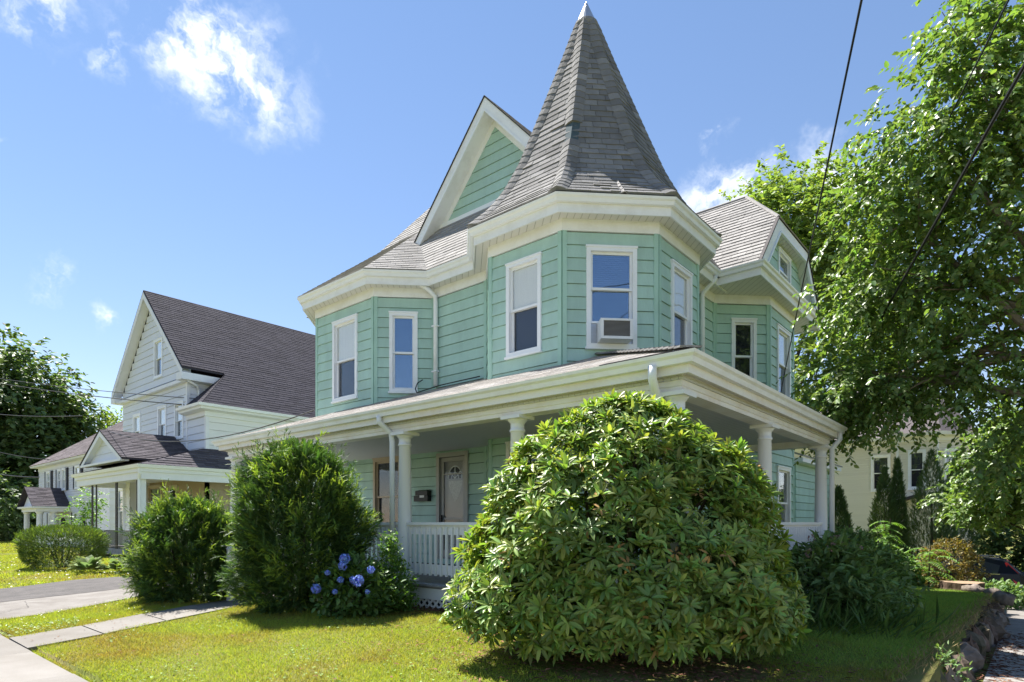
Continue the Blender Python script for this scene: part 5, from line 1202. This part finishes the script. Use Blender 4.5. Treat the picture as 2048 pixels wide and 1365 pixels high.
# street tree on the right, hanging over the side yard
ATP = lambda px, py, t: tuple(at(px, py, t))
RTB = [(ATP(2010, 170, 9.5), (1.35, 1.3, 1.2)), (ATP(1880, 300, 10.0), (1.25, 1.2, 1.05)), (ATP(2060, 420, 9.5), (1.4, 1.3, 1.2)), (ATP(1785, 420, 10.5), (1.0, 1.0, .75)), (ATP(1850, 560, 10.5), (1.35, 1.2, .9)),
       (ATP(1735, 600, 11.2), (.8, .9, .55)), (ATP(1715, 745, 11.8), (.85, 1.0, .7)), (ATP(1800, 780, 11.2), (1.1, 1.1, .7)), (ATP(1660, 840, 12.5), (.5, .7, .5)), (ATP(1960, 700, 10.4), (1.3, 1.2, .95)), (ATP(2080, 850, 10.0), (.95, 1.1, 1.1)), (ATP(1925, 60, 10), (.45, .6, .8)), (ATP(2090, 20, 9.5), (1.1, 1.1, 1.0)), (ATP(1730, 830, 12), (.6, .7, .35))]
tree("street_tree", "big leafy street tree hanging over the side pavement at right", (4.7, 6.6, -.9), RTB, 3000, .11, leaf_m["tree"], 41, twig=.55, lpt=15, trunk_r=.24, T=(OV, OV_F), bark="bark_pale", droop=.75, wid=.62, shell=.5)
# lower tree right edge, further back
LTB = [(ATP(2010, 930, 17), (1.1, 1.2, .95)), (ATP(1965, 1010, 18), (.8, .8, .55)), (ATP(2050, 880, 18), (1.1, 1.1, .9)), (ATP(1905, 1000, 20), (.6, .7, .5)), (ATP(2060, 990, 17), (.9, .9, .5))]
tree("young_maple", "low leafy maple above the parked car at the right edge", (4.6, 14.2, -1.2), LTB, 1200, .14, leaf_m["tree"], 42, twig=.5, lpt=12, trunk_r=.1, T=(OV, OV_F), droop=.6)
# trees behind the house
BTB = [(ATP(1560, 460, 27), (2.6, 2.6, 1.9)), (ATP(1650, 560, 26), (2.6, 2.6, 2.2)), (ATP(1600, 390, 28), (2.0, 2.0, 1.3)), (ATP(1700, 470, 27), (2.4, 2.4, 2.4)), (ATP(1650, 760, 25), (2.2, 2.2, 2.0)), (ATP(1520, 420, 28), (1.3, 1.3, .8)), (ATP(1780, 640, 27), (2.6, 2.6, 2.6))]
tree("back_yard_tree", "tall tree rising behind the clipped right gable", (-5.2, 21.5, -1.0), BTB, 3000, .24, leaf_m["bgt"], 43, twig=.8, lpt=12, trunk_r=.28, T=(RH, RH_F), droop=.45)
# far-left maple and small tree behind the shuttered house
MPB = [(ATP(20, 800, 62), (6.5, 6.5, 5.2)), (ATP(90, 870, 62), (4.2, 4.2, 4.6)), (ATP(-70, 760, 63), (6, 6, 6)), (ATP(40, 960, 60), (5.5, 5.5, 4.5)), (ATP(-60, 950, 62), (6, 6, 5)), (ATP(128, 830, 63), (2.0, 2.0, 2.6)), (ATP(130, 940, 62), (2.0, 2.0, 3.0))]
tree("maple_tree", "large dark maple tree rising behind the far left houses", (-74, 8.6, -.6), MPB, 4200, .55, leaf_m["maple"], 44, twig=1.5, lpt=11, trunk_r=.6, T=(OV, OV_F), droop=.4, shell=.6)
SMB = [(ATP(196, 866, 66), (1.8, 1.8, 1.3)), (ATP(232, 858, 68), (1.4, 1.4, 1.1)), (ATP(178, 885, 66), (1.7, 1.7, 1.3))]
tree("small_tree", "pale green feathery tree top behind the brown hipped roof", (-72, 17, -.6), SMB, 230, .42, leaf_m["bgt"], 45, twig=1.6, lpt=10, trunk_r=.25, droop=-.3, shell=.8)
FLB = [(ATP(-60, 1000, 50), (4, 4, 2.5)), (ATP(20, 1040, 56), (3, 3, 1.6)), (ATP(-10, 1000, 55), (3, 3, 2))]
tree("far_shrub_tree", "dark shrubby tree at the left edge beyond the far portico", (-66, 3.0, -.6), FLB, 900, .4, leaf_m["maple"], 46, twig=1.0, lpt=10, trunk_r=.15)
# rows of trees closing the horizon at both sides, beyond the houses
for i, (x, y, h, lab) in enumerate([(-15, 70, 12, "distant rounded tree far behind the back yard tree"), (1, 60, 10, "distant rounded tree in the gap right of the yellow house")]):
    bl = [((x + random.uniform(-2, 2), y + random.uniform(-2, 2), h * f), (h * .34, h * .34, h * .26)) for f in (.45, .62, .8)]
    tree("distant_tree", lab, (x, y, -1.5), bl, 420, .8, leaf_m["bgt"], 60 + i, twig=1.6, lpt=9, trunk_r=.3, group="distant trees beyond the houses", limbs=False)

# ---------------- hydrangea with blue flower heads, and the shrub against the porch
def leafy(name, label, cat, prof, c, ax, ay, n, L_, m, seed, wid=.6, T=(OV, OV_F), per=7, stems=8, droop=.25):
    r = np.random.default_rng(seed); E0 = empty(name, (c[0], c[1], 0), label, cat)
    Pq, Nq = dome(n, prof, *c, ax, ay, r, lump=.12, seed=seed, inner=(.55, 1.05)); idx = np.repeat(np.arange(len(Pq)), per); k = len(idx)
    base = Pq[idx] + r.normal(size=(k, 3)) * .05; d = nrm(Nq[idx] * .7 + r.normal(size=(k, 3)) * .6 + UP * (.2 - droop)); u = nrm(UP + Nq[idx] * .3 + r.normal(size=(k, 3)) * .35); s = r.uniform(*L_, k)
    tag(meshobj("foliage", np_mesh("foliage", *scatter(*T, base, d, u, s, s * wid), m), None, E0), kind="stuff")
    t = MB()
    for q in range(stems):
        e = Pq[r.integers(len(Pq))]; t.tube([(c[0] + r.normal() * .08, c[1] + r.normal() * .08, prof[0][0] - .1), tuple(np.array([c[0], c[1], prof[0][0]]) * .4 + e * .6), tuple(e)], [.012, .009, .005], 5)
    t.build("stems", leaf_m["bark"], E0)
    return E0, Pq, Nq
HY, hp_, hn_ = leafy("hydrangea", "low hydrangea with blue mophead flowers beside the yew", "shrub", [(.0, .4), (.2, .55), (.45, .52), (.62, .36), (.78, .1)], (-4.15, -1.3), .95, .75, 300, (.06, .12), leaf_m["hyd"], 51)
for px, py, t, rad in ((690, 1118, 8.13, 0.072), (686, 1132, 8.08, 0.061), (706, 1160, 7.93, 0.046), (681, 1160, 7.98, 0.043), (716, 1162, 7.88, 0.072), (632, 1178, 8.08, 0.065), (670, 1184, 7.93, 0.036), (735, 1184, 7.88, 0.032), (742, 1140, 7.98, 0.050), (655, 1146, 8.08, 0.036)):
    c = np.array(at(px, py, t)); u = unit(110); b = c + u * rad * rng.uniform(.75, 1.05, (110, 1)); tag(meshobj("flower_head", np_mesh("flower_head", *scatter(RH, RH_F, b, nrm(np.cross(u, unit(110))), u, np.full(110, rad * .5)), leaf_m["blue"]), None, HY), kind="stuff")
leafy("porch_shrub", "feathery light green shrub climbing against the porch column", "shrub", [(.0, .3), (.25, .45), (.5, .42), (.7, .3), (.85, .12), (1.1, .06)], (-4.15, -.72), .8, .5, 420, (.035, .065), leaf_m["sumac"], 52, wid=.55, T=(RH, RH_F), per=10)
# ---------------- weeds right of the rhododendron
WD, wp_, wn_ = leafy("milkweed", "dark broad leaved milkweed clump with dusty pink flowers right of the rhododendron", "plant", [(-.1, .5), (.2, .72), (.6, .72), (.85, .5), (1.0, .2)], (.72, 3.4), 1.0, .9, 430, (.09, .19), leaf_m["weed"], 53, wid=.42, per=7, stems=20)
fl_ = wp_[wp_[:, 2] > .75][:9]
for c in fl_:
    u = unit(50); tag(meshobj("flower_head", np_mesh("flower_head", *scatter(RH, RH_F, c + UP * .06 + u * .045, u, unit(50), np.full(50, .03)), leaf_m["pink"]), None, WD), kind="stuff")
leafy("weed_clump", "sprawling dark weeds along the porch side of the lawn", "plant", [(-.15, .6), (.1, .85), (.4, .8), (.8, .55), (1.1, .2)], (.65, 5.6), 1.0, 1.3, 520, (.07, .15), leaf_m["weed"], 54, wid=.5)
leafy("weed_clump", "low ferny weeds spilling onto the lawn before the milkweed", "plant", [(-.15, .5), (.0, .6), (.2, .5), (.4, .2)], (1.05, 4.6), .8, 1.0, 260, (.05, .11), leaf_m["weed"], 55, wid=.4)
leafy("bronze_shrub", "bronze leaved shrub in front of the parked car", "shrub", [(-1.3, .6), (-.8, .85), (.0, .85), (.5, .6), (.75, .2)], (1.15, 17.0), 1.0, 1.0, 700, (.06, .12), leaf_m["bronze"], 56, T=(RH, RH_F), per=9)
leafy("ground_ivy", "green ground cover at the back edge of the lawn by the stump", "plant", [(-.8, .9), (-.6, 1.0), (-.45, .7), (-.32, .3)], (2.3, 13.6), 1.3, .7, 380, (.07, .14), leaf_m["weed"], 57)
leafy("weed_clump", "dense dark undergrowth between the porch end and the arborvitae", "plant", [(-1.0, 1.3), (-.5, 1.4), (.0, 1.2), (.4, .8), (.7, .3)], (-.4, 13.2), 1.0, .8, 1500, (.10, .2), leaf_m["weed"], 58, wid=.5)
leafy("weed_clump", "small leafy weed growing out of the stone wall", "plant", [(-.28, .12), (-.18, .17), (-.06, .14), (.0, .05)], (2.42, .8), 1.0, 1.0, 42, (.05, .10), leaf_m["weed"], 59, wid=.34, per=5, stems=5)
leafy("boundary_hedge", "tall dark hedge closing the view behind the parked car", "hedge", [(-1.4, 1.6), (-.4, 1.8), (1.0, 1.7), (2.0, 1.2), (2.6, .4)], (3.4, 25.5), 1.4, .8, 1500, (.12, .24), leaf_m["arb"], 75, per=8)
leafy("boundary_hedge", "dark hedge further right behind the parked car", "hedge", [(-1.4, 1.6), (-.4, 1.8), (1.0, 1.7), (2.0, 1.2), (2.6, .4)], (6.2, 24.0), 1.2, .8, 1200, (.12, .24), leaf_m["arb"], 76, per=8)
# sumac: arching compound leaves
def sumac(c, zb, h, n, seed, label):
    r = np.random.default_rng(seed); E0 = empty("sumac", (c[0], c[1], zb), label, "plant", "sumac saplings behind the lawn"); pos, d, u, s = [], [], [], []
    st = MB()
    for i in range(n):
        f = i / n; a = i * 2.4 + r.normal() * .3; z = zb + h * (.3 + .68 * f); L0 = .75 * (1 - .35 * f) * r.uniform(.8, 1.15); o = np.array([c[0] + r.normal() * .12, c[1] + r.normal() * .12, z]); dh = np.array([math.cos(a), math.sin(a), 0])
        pts = []
        for q in range(12):
            t = q / 11; p = o + dh * L0 * t + UP * (L0 * (.45 * t - .62 * t * t)); pts.append(p)
            tg = nrm(dh + UP * (.45 - 1.24 * t)); sd = np.cross(tg, UP)
            for sg in (-1, 1): pos.append(p); d.append(nrm(sd * sg + tg * .45 - UP * .25)); u.append(nrm(UP + r.normal(size=3) * .2)); s.append(.17 * (1 - .5 * abs(t - .4)) * r.uniform(.8, 1.1))
        st.tube(pts[::4] + [pts[-1]], .006, 4)
    tag(meshobj("foliage", np_mesh("foliage", *scatter(RH, RH_F, np.array(pos), np.array(d), np.array(u), np.array(s), np.array(s) * .3), leaf_m["sumac"]), None, E0), kind="stuff")
    st.tube([(c[0], c[1], zb - .2), (c[0] + .05, c[1], zb + h)], [.03, .012], 6); st.build("stems", leaf_m["bark"], E0)
sumac((.15, 12.6), -.6, 2.0, 26, 71, "tall sumac sapling left of the gap to the yellow house"); sumac((.95, 13.4), -.7, 1.35, 18, 72, "shorter sumac sapling right of the gap to the yellow house"); sumac((-.55, 11.2), -.5, 1.75, 18, 73, "sumac sapling nearest the porch end column")
# hostas and the small leafy tree at the left neighbour
def hosta(c, n, seed, label, L_=.32):
    r = np.random.default_rng(seed); E0 = empty("hosta", (c[0], c[1], 0), label, "plant", "hostas before the neighbour's porch"); a = r.uniform(0, 6.28, n); ti = r.uniform(.1, 1.0, n)
    d = np.stack([np.cos(a) * np.cos(ti), np.sin(a) * np.cos(ti), np.sin(ti)], 1); p = np.array([c[0], c[1], .02]) + d * .12; u = nrm(UP - d * .3); s = r.uniform(.7, 1.1, n) * L_
    p = p + UP * .06; tag(meshobj("foliage", np_mesh("foliage", *scatter(LEAF, LEAF_F, p, d, u, s, s * .55), leaf_m["hosta"], True), None, E0), kind="stuff")
hosta((-14.6, -1.1), 60, 81, "hosta clump nearest the driveway"); hosta((-15.1, -1.55), 60, 82, "hosta clump in the middle of the bed"); hosta((-15.9, -1.35), 60, 83, "hosta clump beside the wide hedge"); hosta((-15.0, -.6), 55, 84, "hosta clump at the back of the bed")
tree("small_garden_tree", "slim pale leafed tree behind the neighbour's iron railing", (-31.0, 2.6, 0), [((-31.0, 2.6, 1.5), (.8, .8, .9)), ((-30.8, 2.7, 2.3), (.6, .6, .6))], 150, .13, leaf_m["sumac"], 47, twig=.4, lpt=8, trunk_r=.03, T=(OV, OV_F))
# ================================================================ lawn grass (blades), litter
def blades(name, x0, x1, y0, y1, dens, h, w, seed, ok, cat_m, dzf=zground):
    r = np.random.default_rng(seed); n = int((x1 - x0) * (y1 - y0) * dens); x = r.uniform(x0, x1, n); y = r.uniform(y0, y1, n); k = ok(x, y); x, y = x[k], y[k]; n = len(x)
    z = dzf(x, y); a = r.uniform(0, 6.28, n); hh = h * r.uniform(.5, 1.2, n); pn = .85 + .3 * np.sin(x * 2.1 + np.sin(y * 1.7) * 2) * np.sin(y * 2.9); hh *= pn; ww = w * r.uniform(.7, 1.3, n); lean = r.normal(size=(n, 2)) * .7
    V = np.zeros((n, 3, 3)); V[:, 0] = np.stack([x - np.cos(a) * ww, y - np.sin(a) * ww, z - .005], 1); V[:, 1] = np.stack([x + np.cos(a) * ww, y + np.sin(a) * ww, z - .005], 1); V[:, 2] = np.stack([x + lean[:, 0] * hh, y + lean[:, 1] * hh, z + hh], 1)
    o = meshobj(name, np_mesh(name, V.reshape(-1, 3), np.arange(n * 3).reshape(n, 3), cat_m), None); return tag(o, kind="stuff")
def walkx(y): f = (y + 4.7) / 3.25; return -6.40 - .96 * f, -5.52 - .98 * f
def on_walk(x, y): a, b = walkx(y); q = .05 + .05 * np.sin(x * 31 + y * 17); return (x > a + q) & (x < b - q) & (y < -1.4)
def on_drive(x, y):
    yy = np.clip((y + 4.7) / 3.7, 0, 1); right = np.interp(y, [-4.7, -3.4, -1.0, 1], [-8.3, -8.75, -9.55, -9.8]); left = np.interp(y, [-4.7, -2.2, 16], [-13.3, -13.6, -14.4]); return (x > left) & (x < right)
in_rh = lambda x, y: ((x - .0) ** 2 / 1.3 ** 2 + (y + 1.1) ** 2 / 1.0 ** 2) < 1
porch_zone = lambda x, y: (x < .35) & (y > -.45)
g_m = mat("lawn_grass_blades", (.31, .37, .06), .7, .2, island=.2, hue=.03, col2=(.30, .245, .075), nscale=.62, sharp=(.47, .66), trans=.45, tcol=(1.3, 1.25, .5))
g_s = mat("shade_tinted_lawn_blades", (.23, .35, .07), .7, .2, island=.3, hue=.03, col2=(.25, .25, .07), nscale=.8, sharp=(.52, .7), trans=.35, tcol=(1.3, 1.25, .5))  # copy of the lawn grass with the shaded right strip's tone painted in
def ok_front(x, y): return ~on_walk(x, y) & ~on_drive(x, y) & ~in_rh(x, y) & ~porch_zone(x, y) & ~((x > -8.5) & (x < -6.4) & (y > -1.45))
blades("lawn_grass", -7.6, 2.15, -4.74, -.2, 5200, .042, .0035, 91, ok_front, g_m)
blades("lawn_grass", -9.9, -6.3, -4.66, -.3, 2600, .055, .005, 92, ok_front, g_m)
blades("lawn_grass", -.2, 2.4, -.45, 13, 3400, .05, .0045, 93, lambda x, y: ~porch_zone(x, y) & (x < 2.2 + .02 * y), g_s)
blades("lawn_grass", -30, -13.2, -4.66, 1.2, 520, .065, .011, 94, lambda x, y: ~on_drive(x, y), g_m)
blades("lawn_grass", -80, -30, -4.66, 5, 60, .10, .035, 95, lambda x, y: x < 1e9, g_m)
# clover patches and small white clover heads
def clover(name, n, seed, x0, x1, y0, y1, ok, m, L_, lift, wid=.9, patch=True):
    r = np.random.default_rng(seed); x = r.uniform(x0, x1, n); y = r.uniform(y0, y1, n); k = ok(x, y)
    if patch: k &= (np.sin(x * 2.3 + 1.3 * np.sin(y * 1.9)) * np.sin(y * 2.7 + x * .8)) > .25
    x, y = x[k], y[k]; P = np.stack([x, y, zground(x, y) + r.uniform(.4, 1, len(x)) * lift], 1); a = r.uniform(0, 6.28, len(x)); d = np.stack([np.cos(a), np.sin(a), r.normal(size=len(x)) * .25], 1); s = r.uniform(*L_, len(x))
    tag(meshobj(name, np_mesh(name, *scatter(OV, OV_F, P, d, nrm(UP + r.normal(size=P.shape) * .3), s, s * wid), m), None), kind="stuff")
clv = mat("clover_leaf", (.20, .30, .055), .6, .3, island=.3, trans=.3); clw = mat("white_clover_head", (.75, .73, .68), .8, .1)
clover("clover", 5000, 121, -7.6, 2.1, -4.66, -.3, ok_front, clv, (.018, .034), .045); clover("clover", 4000, 122, -9.9, -6.3, -4.66, -.5, ok_front, clv, (.02, .04), .055)
clover("clover_heads", 260, 123, -9.9, -6.3, -4.66, -.5, ok_front, clw, (.015, .025), .07, patch=False); clover("clover_heads", 350, 124, -24, -13.4, -4.5, .5, lambda x, y: ~on_drive(x, y), clw, (.03, .05), .09, patch=False)
# brown needles and dead leaves: under the bushes and swept against the stone wall
lit_m = mat("dead_needles_and_leaves", (.19, .095, .06), .9, .1, island=.5, hue=.02)
def litter(name, n, seed, fx, zf, L_=(.03, .09), wd=.14):
    r = np.random.default_rng(seed); p = fx(r, n); P = np.stack([p[0], p[1], zf(p[0], p[1]) + r.uniform(.002, .02, len(p[0]))], 1); a = r.uniform(0, 6.28, len(P)); d = np.stack([np.cos(a), np.sin(a), r.normal(size=len(P)) * .12], 1); s = r.uniform(*L_, len(P))
    tag(meshobj(name, np_mesh(name, *scatter(RH, RH_F, P, d, nrm(UP + r.normal(size=P.shape) * .2), s, s * wd), lit_m), None), kind="stuff")
litter("needle_litter", 2000, 101, lambda r, n: (2.6 + np.abs(r.normal(size=n)) * .26 + .02 * (yy := r.uniform(-1.5, 12, n)) * 0 , yy), lambda x, y: np.where(x > 2.5, zsw(y) + .004, zground(x, y)), (.04, .13), .10)
litter("leaf_litter", 3800, 102, lambda r, n: (r.normal(size=n) * 1.15 + .1, -1.25 + r.normal(size=n) * .62), lambda x, y: zground(x, y) + .01, (.03, .08), .35)
litter("leaf_litter", 2500, 103, lambda r, n: (r.uniform(-5.0, -1.6, n), -.32 + r.normal(size=n) * .22), lambda x, y: zground(x, y) + .01, (.03, .09), .2)
litter("leaf_litter", 500, 104, lambda r, n: (r.uniform(-7, 2, n), r.uniform(-4.6, -1.5, n)), lambda x, y: zground(x, y) + .02, (.02, .045), .5)
# dry grass tufts on the wall
dry = mat("dry_grass", (.34, .26, .13), .9, .1, island=.35)
r9 = np.random.default_rng(111); n = 1500; y = r9.uniform(-.5, 11.5, n); x = 2.18 + .018 * y + r9.normal(size=n) * .09; P = np.stack([x, y, zground(np.minimum(x, 2.25), y)], 1); d = nrm(np.stack([r9.normal(size=n) * .6 + .35, r9.normal(size=n) * .6, np.full(n, .75)], 1)); s = r9.uniform(.04, .11, n)
tag(meshobj("dry_grass", np_mesh("dry_grass", *scatter(RH, RH_F, P, d, nrm(np.cross(d, UP) + r9.normal(size=(n, 3)) * .2), s, s * .06), dry), None), kind="stuff")
n = 900; P = np.stack([r9.normal(size=n) * .5 + .9, r9.normal(size=n) * .7 + 2.9, np.zeros(n)], 1); P[:, 2] = zground(P[:, 0], P[:, 1]); d = nrm(np.stack([r9.normal(size=n) * .6 + .3, r9.normal(size=n) * .6 - .3, np.full(n, .7)], 1)); s = r9.uniform(.15, .55, n)
tag(meshobj("tall_grass", np_mesh("tall_grass", *scatter(RH, RH_F, P, d, nrm(np.cross(d, UP)), s, s * .02), leaf_m["hyd"]), None), kind="stuff")

# hairline cracks in the concrete
crk = mat("dark_crack", (.035, .03, .027), .95)
def crack(parent, pts, z=.004, w=.007):
    mb = MB(); r = random.Random(int(pts[0][0] * 100)); P = []
    for (a, b) in zip(pts, pts[1:]):
        for k in range(6): f = k / 6; P.append((a[0] + (b[0] - a[0]) * f + r.uniform(-.03, .03), a[1] + (b[1] - a[1]) * f + r.uniform(-.03, .03)))
    for (x, y) in P:
        zz = z; ww = w * r.uniform(.4, 1.3); mb.v += [(x - ww, y, zz), (x + ww, y + ww, zz)]
    for k in range(len(P) - 1): mb.f.append((2 * k, 2 * k + 1, 2 * k + 3, 2 * k + 2))
    mb.build("crack", crk, parent)
DRV = bpy.data.objects["drive"]
for pts in ([(-10.4, -4.5), (-9.9, -3.6), (-9.2, -3.2)], [(-9.8, -2.6), (-10.3, -1.9), (-10.2, -1.2)], [(-9.0, -4.4), (-9.4, -3.9), (-10.6, -3.7)]):
    crack(DRV, pts, z=float(zground(pts[1][0], pts[1][1])) + .020)
for pts in ([(-7.6, -6.3), (-7.3, -5.6), (-7.5, -4.75)], [(-5.4, -5.0), (-4.9, -5.3), (-4.6, -6.2)]): crack(FP, pts, z=-.097)
# ================================================================ parked car (dark blue estate, seen from its right rear)
CR = empty("parked_car", (1.0, 19.4, -1.36), "dark blue estate car with red tail lights parked behind the lawn", "car")
paint = mat("dark_blue_car_paint", (.018, .022, .05), .25, .6, metal=.3); cg_ = mat("car_window_glass", (.05, .06, .09), .08, .9); rub = mat("tyre_rubber", (.012, .012, .012), .9); red = mat("red_lamp_lens", (.8, .03, .025), .2, .6); chrome = mat("chrome_trim", (.6, .6, .62), .15, .7, metal=1)
cy, cz = 19.4, -1.36; XR = 3.05             # rear bumper at XR, front towards -X
side = [(XR, .55), (XR - .03, .95), (XR - .25, 1.02), (XR - .62, 1.42), (XR - 1.2, 1.52), (XR - 2.3, 1.54), (XR - 2.9, 1.44), (XR - 3.5, 1.05), (XR - 4.5, .92), (XR - 4.75, .7), (XR - 4.75, .3), (XR - .1, .3)]
def carside(pts, hw, m, name, taper=None):
    mb = MB(); n = len(pts)
    for sy in (-1, 1):
        for x, z in pts:
            t = hw - (.22 * max(0, z - .95) / .6 if taper else 0); mb.v.append((x, cy + sy * t, cz + z))
    mb.f += [tuple(range(n)), tuple(range(n, 2 * n))[::-1]] + [(i, (i + 1) % n, n + (i + 1) % n, n + i) for i in range(n)]
    return mb.build(name, m, CR)
body = carside(side, .92, paint, "body", True)
for sy in (-1, 1):
    yy = lambda z: cy + sy * (.925 - .22 * max(0, z - .95) / .6)
    for pts in ([(XR - .78, 1.02), (XR - .72, 1.28), (XR - 1.25, 1.43), (XR - 1.35, 1.02)], [(XR - 1.42, 1.02), (XR - 1.32, 1.44), (XR - 2.25, 1.46), (XR - 2.3, 1.0)], [(XR - 2.37, 1.0), (XR - 2.32, 1.46), (XR - 2.8, 1.40), (XR - 3.35, 1.05)]):
        MB().add([(x, yy(z), cz + z) for x, z in pts], [(0, 1, 2, 3) if sy < 0 else (3, 2, 1, 0)]).build("window", cg_, CR)
    MB().hexa([(XR - .36, yy(.72) - sy * .04, cz + .70), (XR + .012, cy + sy * .66, cz + .70), (XR + .012, cy + sy * .86, cz + .70), (XR - .34, yy(.72) + sy * .012, cz + .70), (XR - .64, yy(1.36) - sy * .05, cz + 1.36), (XR - .60, cy + sy * .66, cz + 1.40), (XR - .54, cy + sy * .78, cz + 1.38), (XR - .60, yy(1.36) + sy * .012, cz + 1.36)]).build("tail_light", red, CR)
    MB().hexa([(XR - .30, yy(.8) - sy * .02, cz + .62), (XR + .014, cy + sy * .7, cz + .62), (XR + .014, cy + sy * .87, cz + .62), (XR - .28, yy(.8) + sy * .014, cz + .62), (XR - .34, yy(.8) - sy * .02, cz + .72), (XR + .013, cy + sy * .7, cz + .72), (XR + .013, cy + sy * .87, cz + .72), (XR - .32, yy(.8) + sy * .014, cz + .72)]).build("reversing_light", mat("clear_lamp_lens", (.7, .6, .6), .2), CR) if sy < 0 else None
    MB().bar((XR - 3.4, yy(1.0) + sy * .008, cz + .985), (XR - .72, yy(1.0) + sy * .008, cz + 1.0), .012, .022).build("chrome_strip", chrome, CR)
    MB().bar((XR - 2.5, cy + sy * .62, cz + 1.585), (XR - .75, cy + sy * .62, cz + 1.52), .03, .025).build("roof_rail", chrome, CR)
    for xw in (XR - .95, XR - 3.75):
        wm = MB(); n = 20
        for q, (rr, o) in enumerate(((.33, -.1), (.34, 0), (.33, .1))):
            for k in range(n): wm.v.append((xw + rr * math.cos(2 * math.pi * k / n), cy + sy * (.82 + o), cz + .33 + rr * math.sin(2 * math.pi * k / n)))
        for q in range(2):
            for k in range(n): wm.f.append((q * n + k, q * n + (k + 1) % n, (q + 1) * n + (k + 1) % n, (q + 1) * n + k))
        wm.f += [tuple(range(n)), tuple(range(2 * n, 3 * n))[::-1]]
        wo = wm.build("wheel", rub, CR)
        hub = MB(); hub.v = [(xw + .22 * math.cos(2 * math.pi * k / n), cy + sy * .925, cz + .33 + .22 * math.sin(2 * math.pi * k / n)) for k in range(n)]; hub.f = [tuple(range(n))]; hub.build("rim", chrome, wo)
MB().hexa([(XR - .20, cy - .6, cz + 1.04), (XR - .20, cy + .6, cz + 1.04), (XR - .24, cy + .6, cz + 1.03), (XR - .24, cy - .6, cz + 1.03), (XR - .54, cy - .55, cz + 1.38), (XR - .54, cy + .55, cz + 1.38), (XR - .60, cy + .55, cz + 1.38), (XR - .60, cy - .55, cz + 1.38)]).build("rear_window", cg_, CR)

# ================================================================ overhead wires
wire_m = M["black"]
def wire(a, b, sag, r, label, n=18, ext=1.0):
    a, b = Vector(a), Vector(b); a = b + (a - b) * ext; pts = [a.lerp(b, k / n) - Vector((0, 0, sag * 4 * (k / n) * (1 - k / n))) for k in range(n + 1)]
    o = MB().tube(pts, r, 6).build("overhead_wire", wire_m, None); return tag(o, label, "wire", "overhead wires")
A = lambda px, py, t: at(px, py, t)
wire(A(1748, -120, 6.2), (-1.2, 9.0, 6.15), .0, .014, "dark service cable running down to the clipped right gable", ext=2.6, n=30)
wire((-1.2, 9.0, 6.15), (-1.45, 8.6, 4.2), .0, .012, "cable dropping down the right bay wall to the porch roof")
wire(A(2110, -30, 5.5), A(1560, 980, 24), .25, .02, "thick cable crossing the street tree leaves at upper right", ext=1.7, n=30)
wire(A(2030, -60, 7), A(1690, 640, 20), .2, .012, "thin cable behind the thick one in the tree", ext=1.9, n=30)
for i, (y0, y1, t0, t1, r, lab) in enumerate([(748, 800, 34, 24, .015, "topmost street wire crossing left of the white gable"), (757, 815, 34, 24, .02, "second street wire crossing left of the white gable"), (822, 832, 36, 30, .02, "street wire crossing the middle of the maple"), (935, 955, 36, 33, .03, "pale street wire level with the shuttered house eave"), (888, 920, 36, 33, .02, "street wire just under the hipped roof edge")]):
    wire(A(-60, y0, t0), A((430, 430, 165, 78, 100)[i], y1, t1), .15, r, lab)
wire(A(205, 858, 24), A(630, 820, 13.6), .6, .014, "service cable sagging from the white house to the green house")
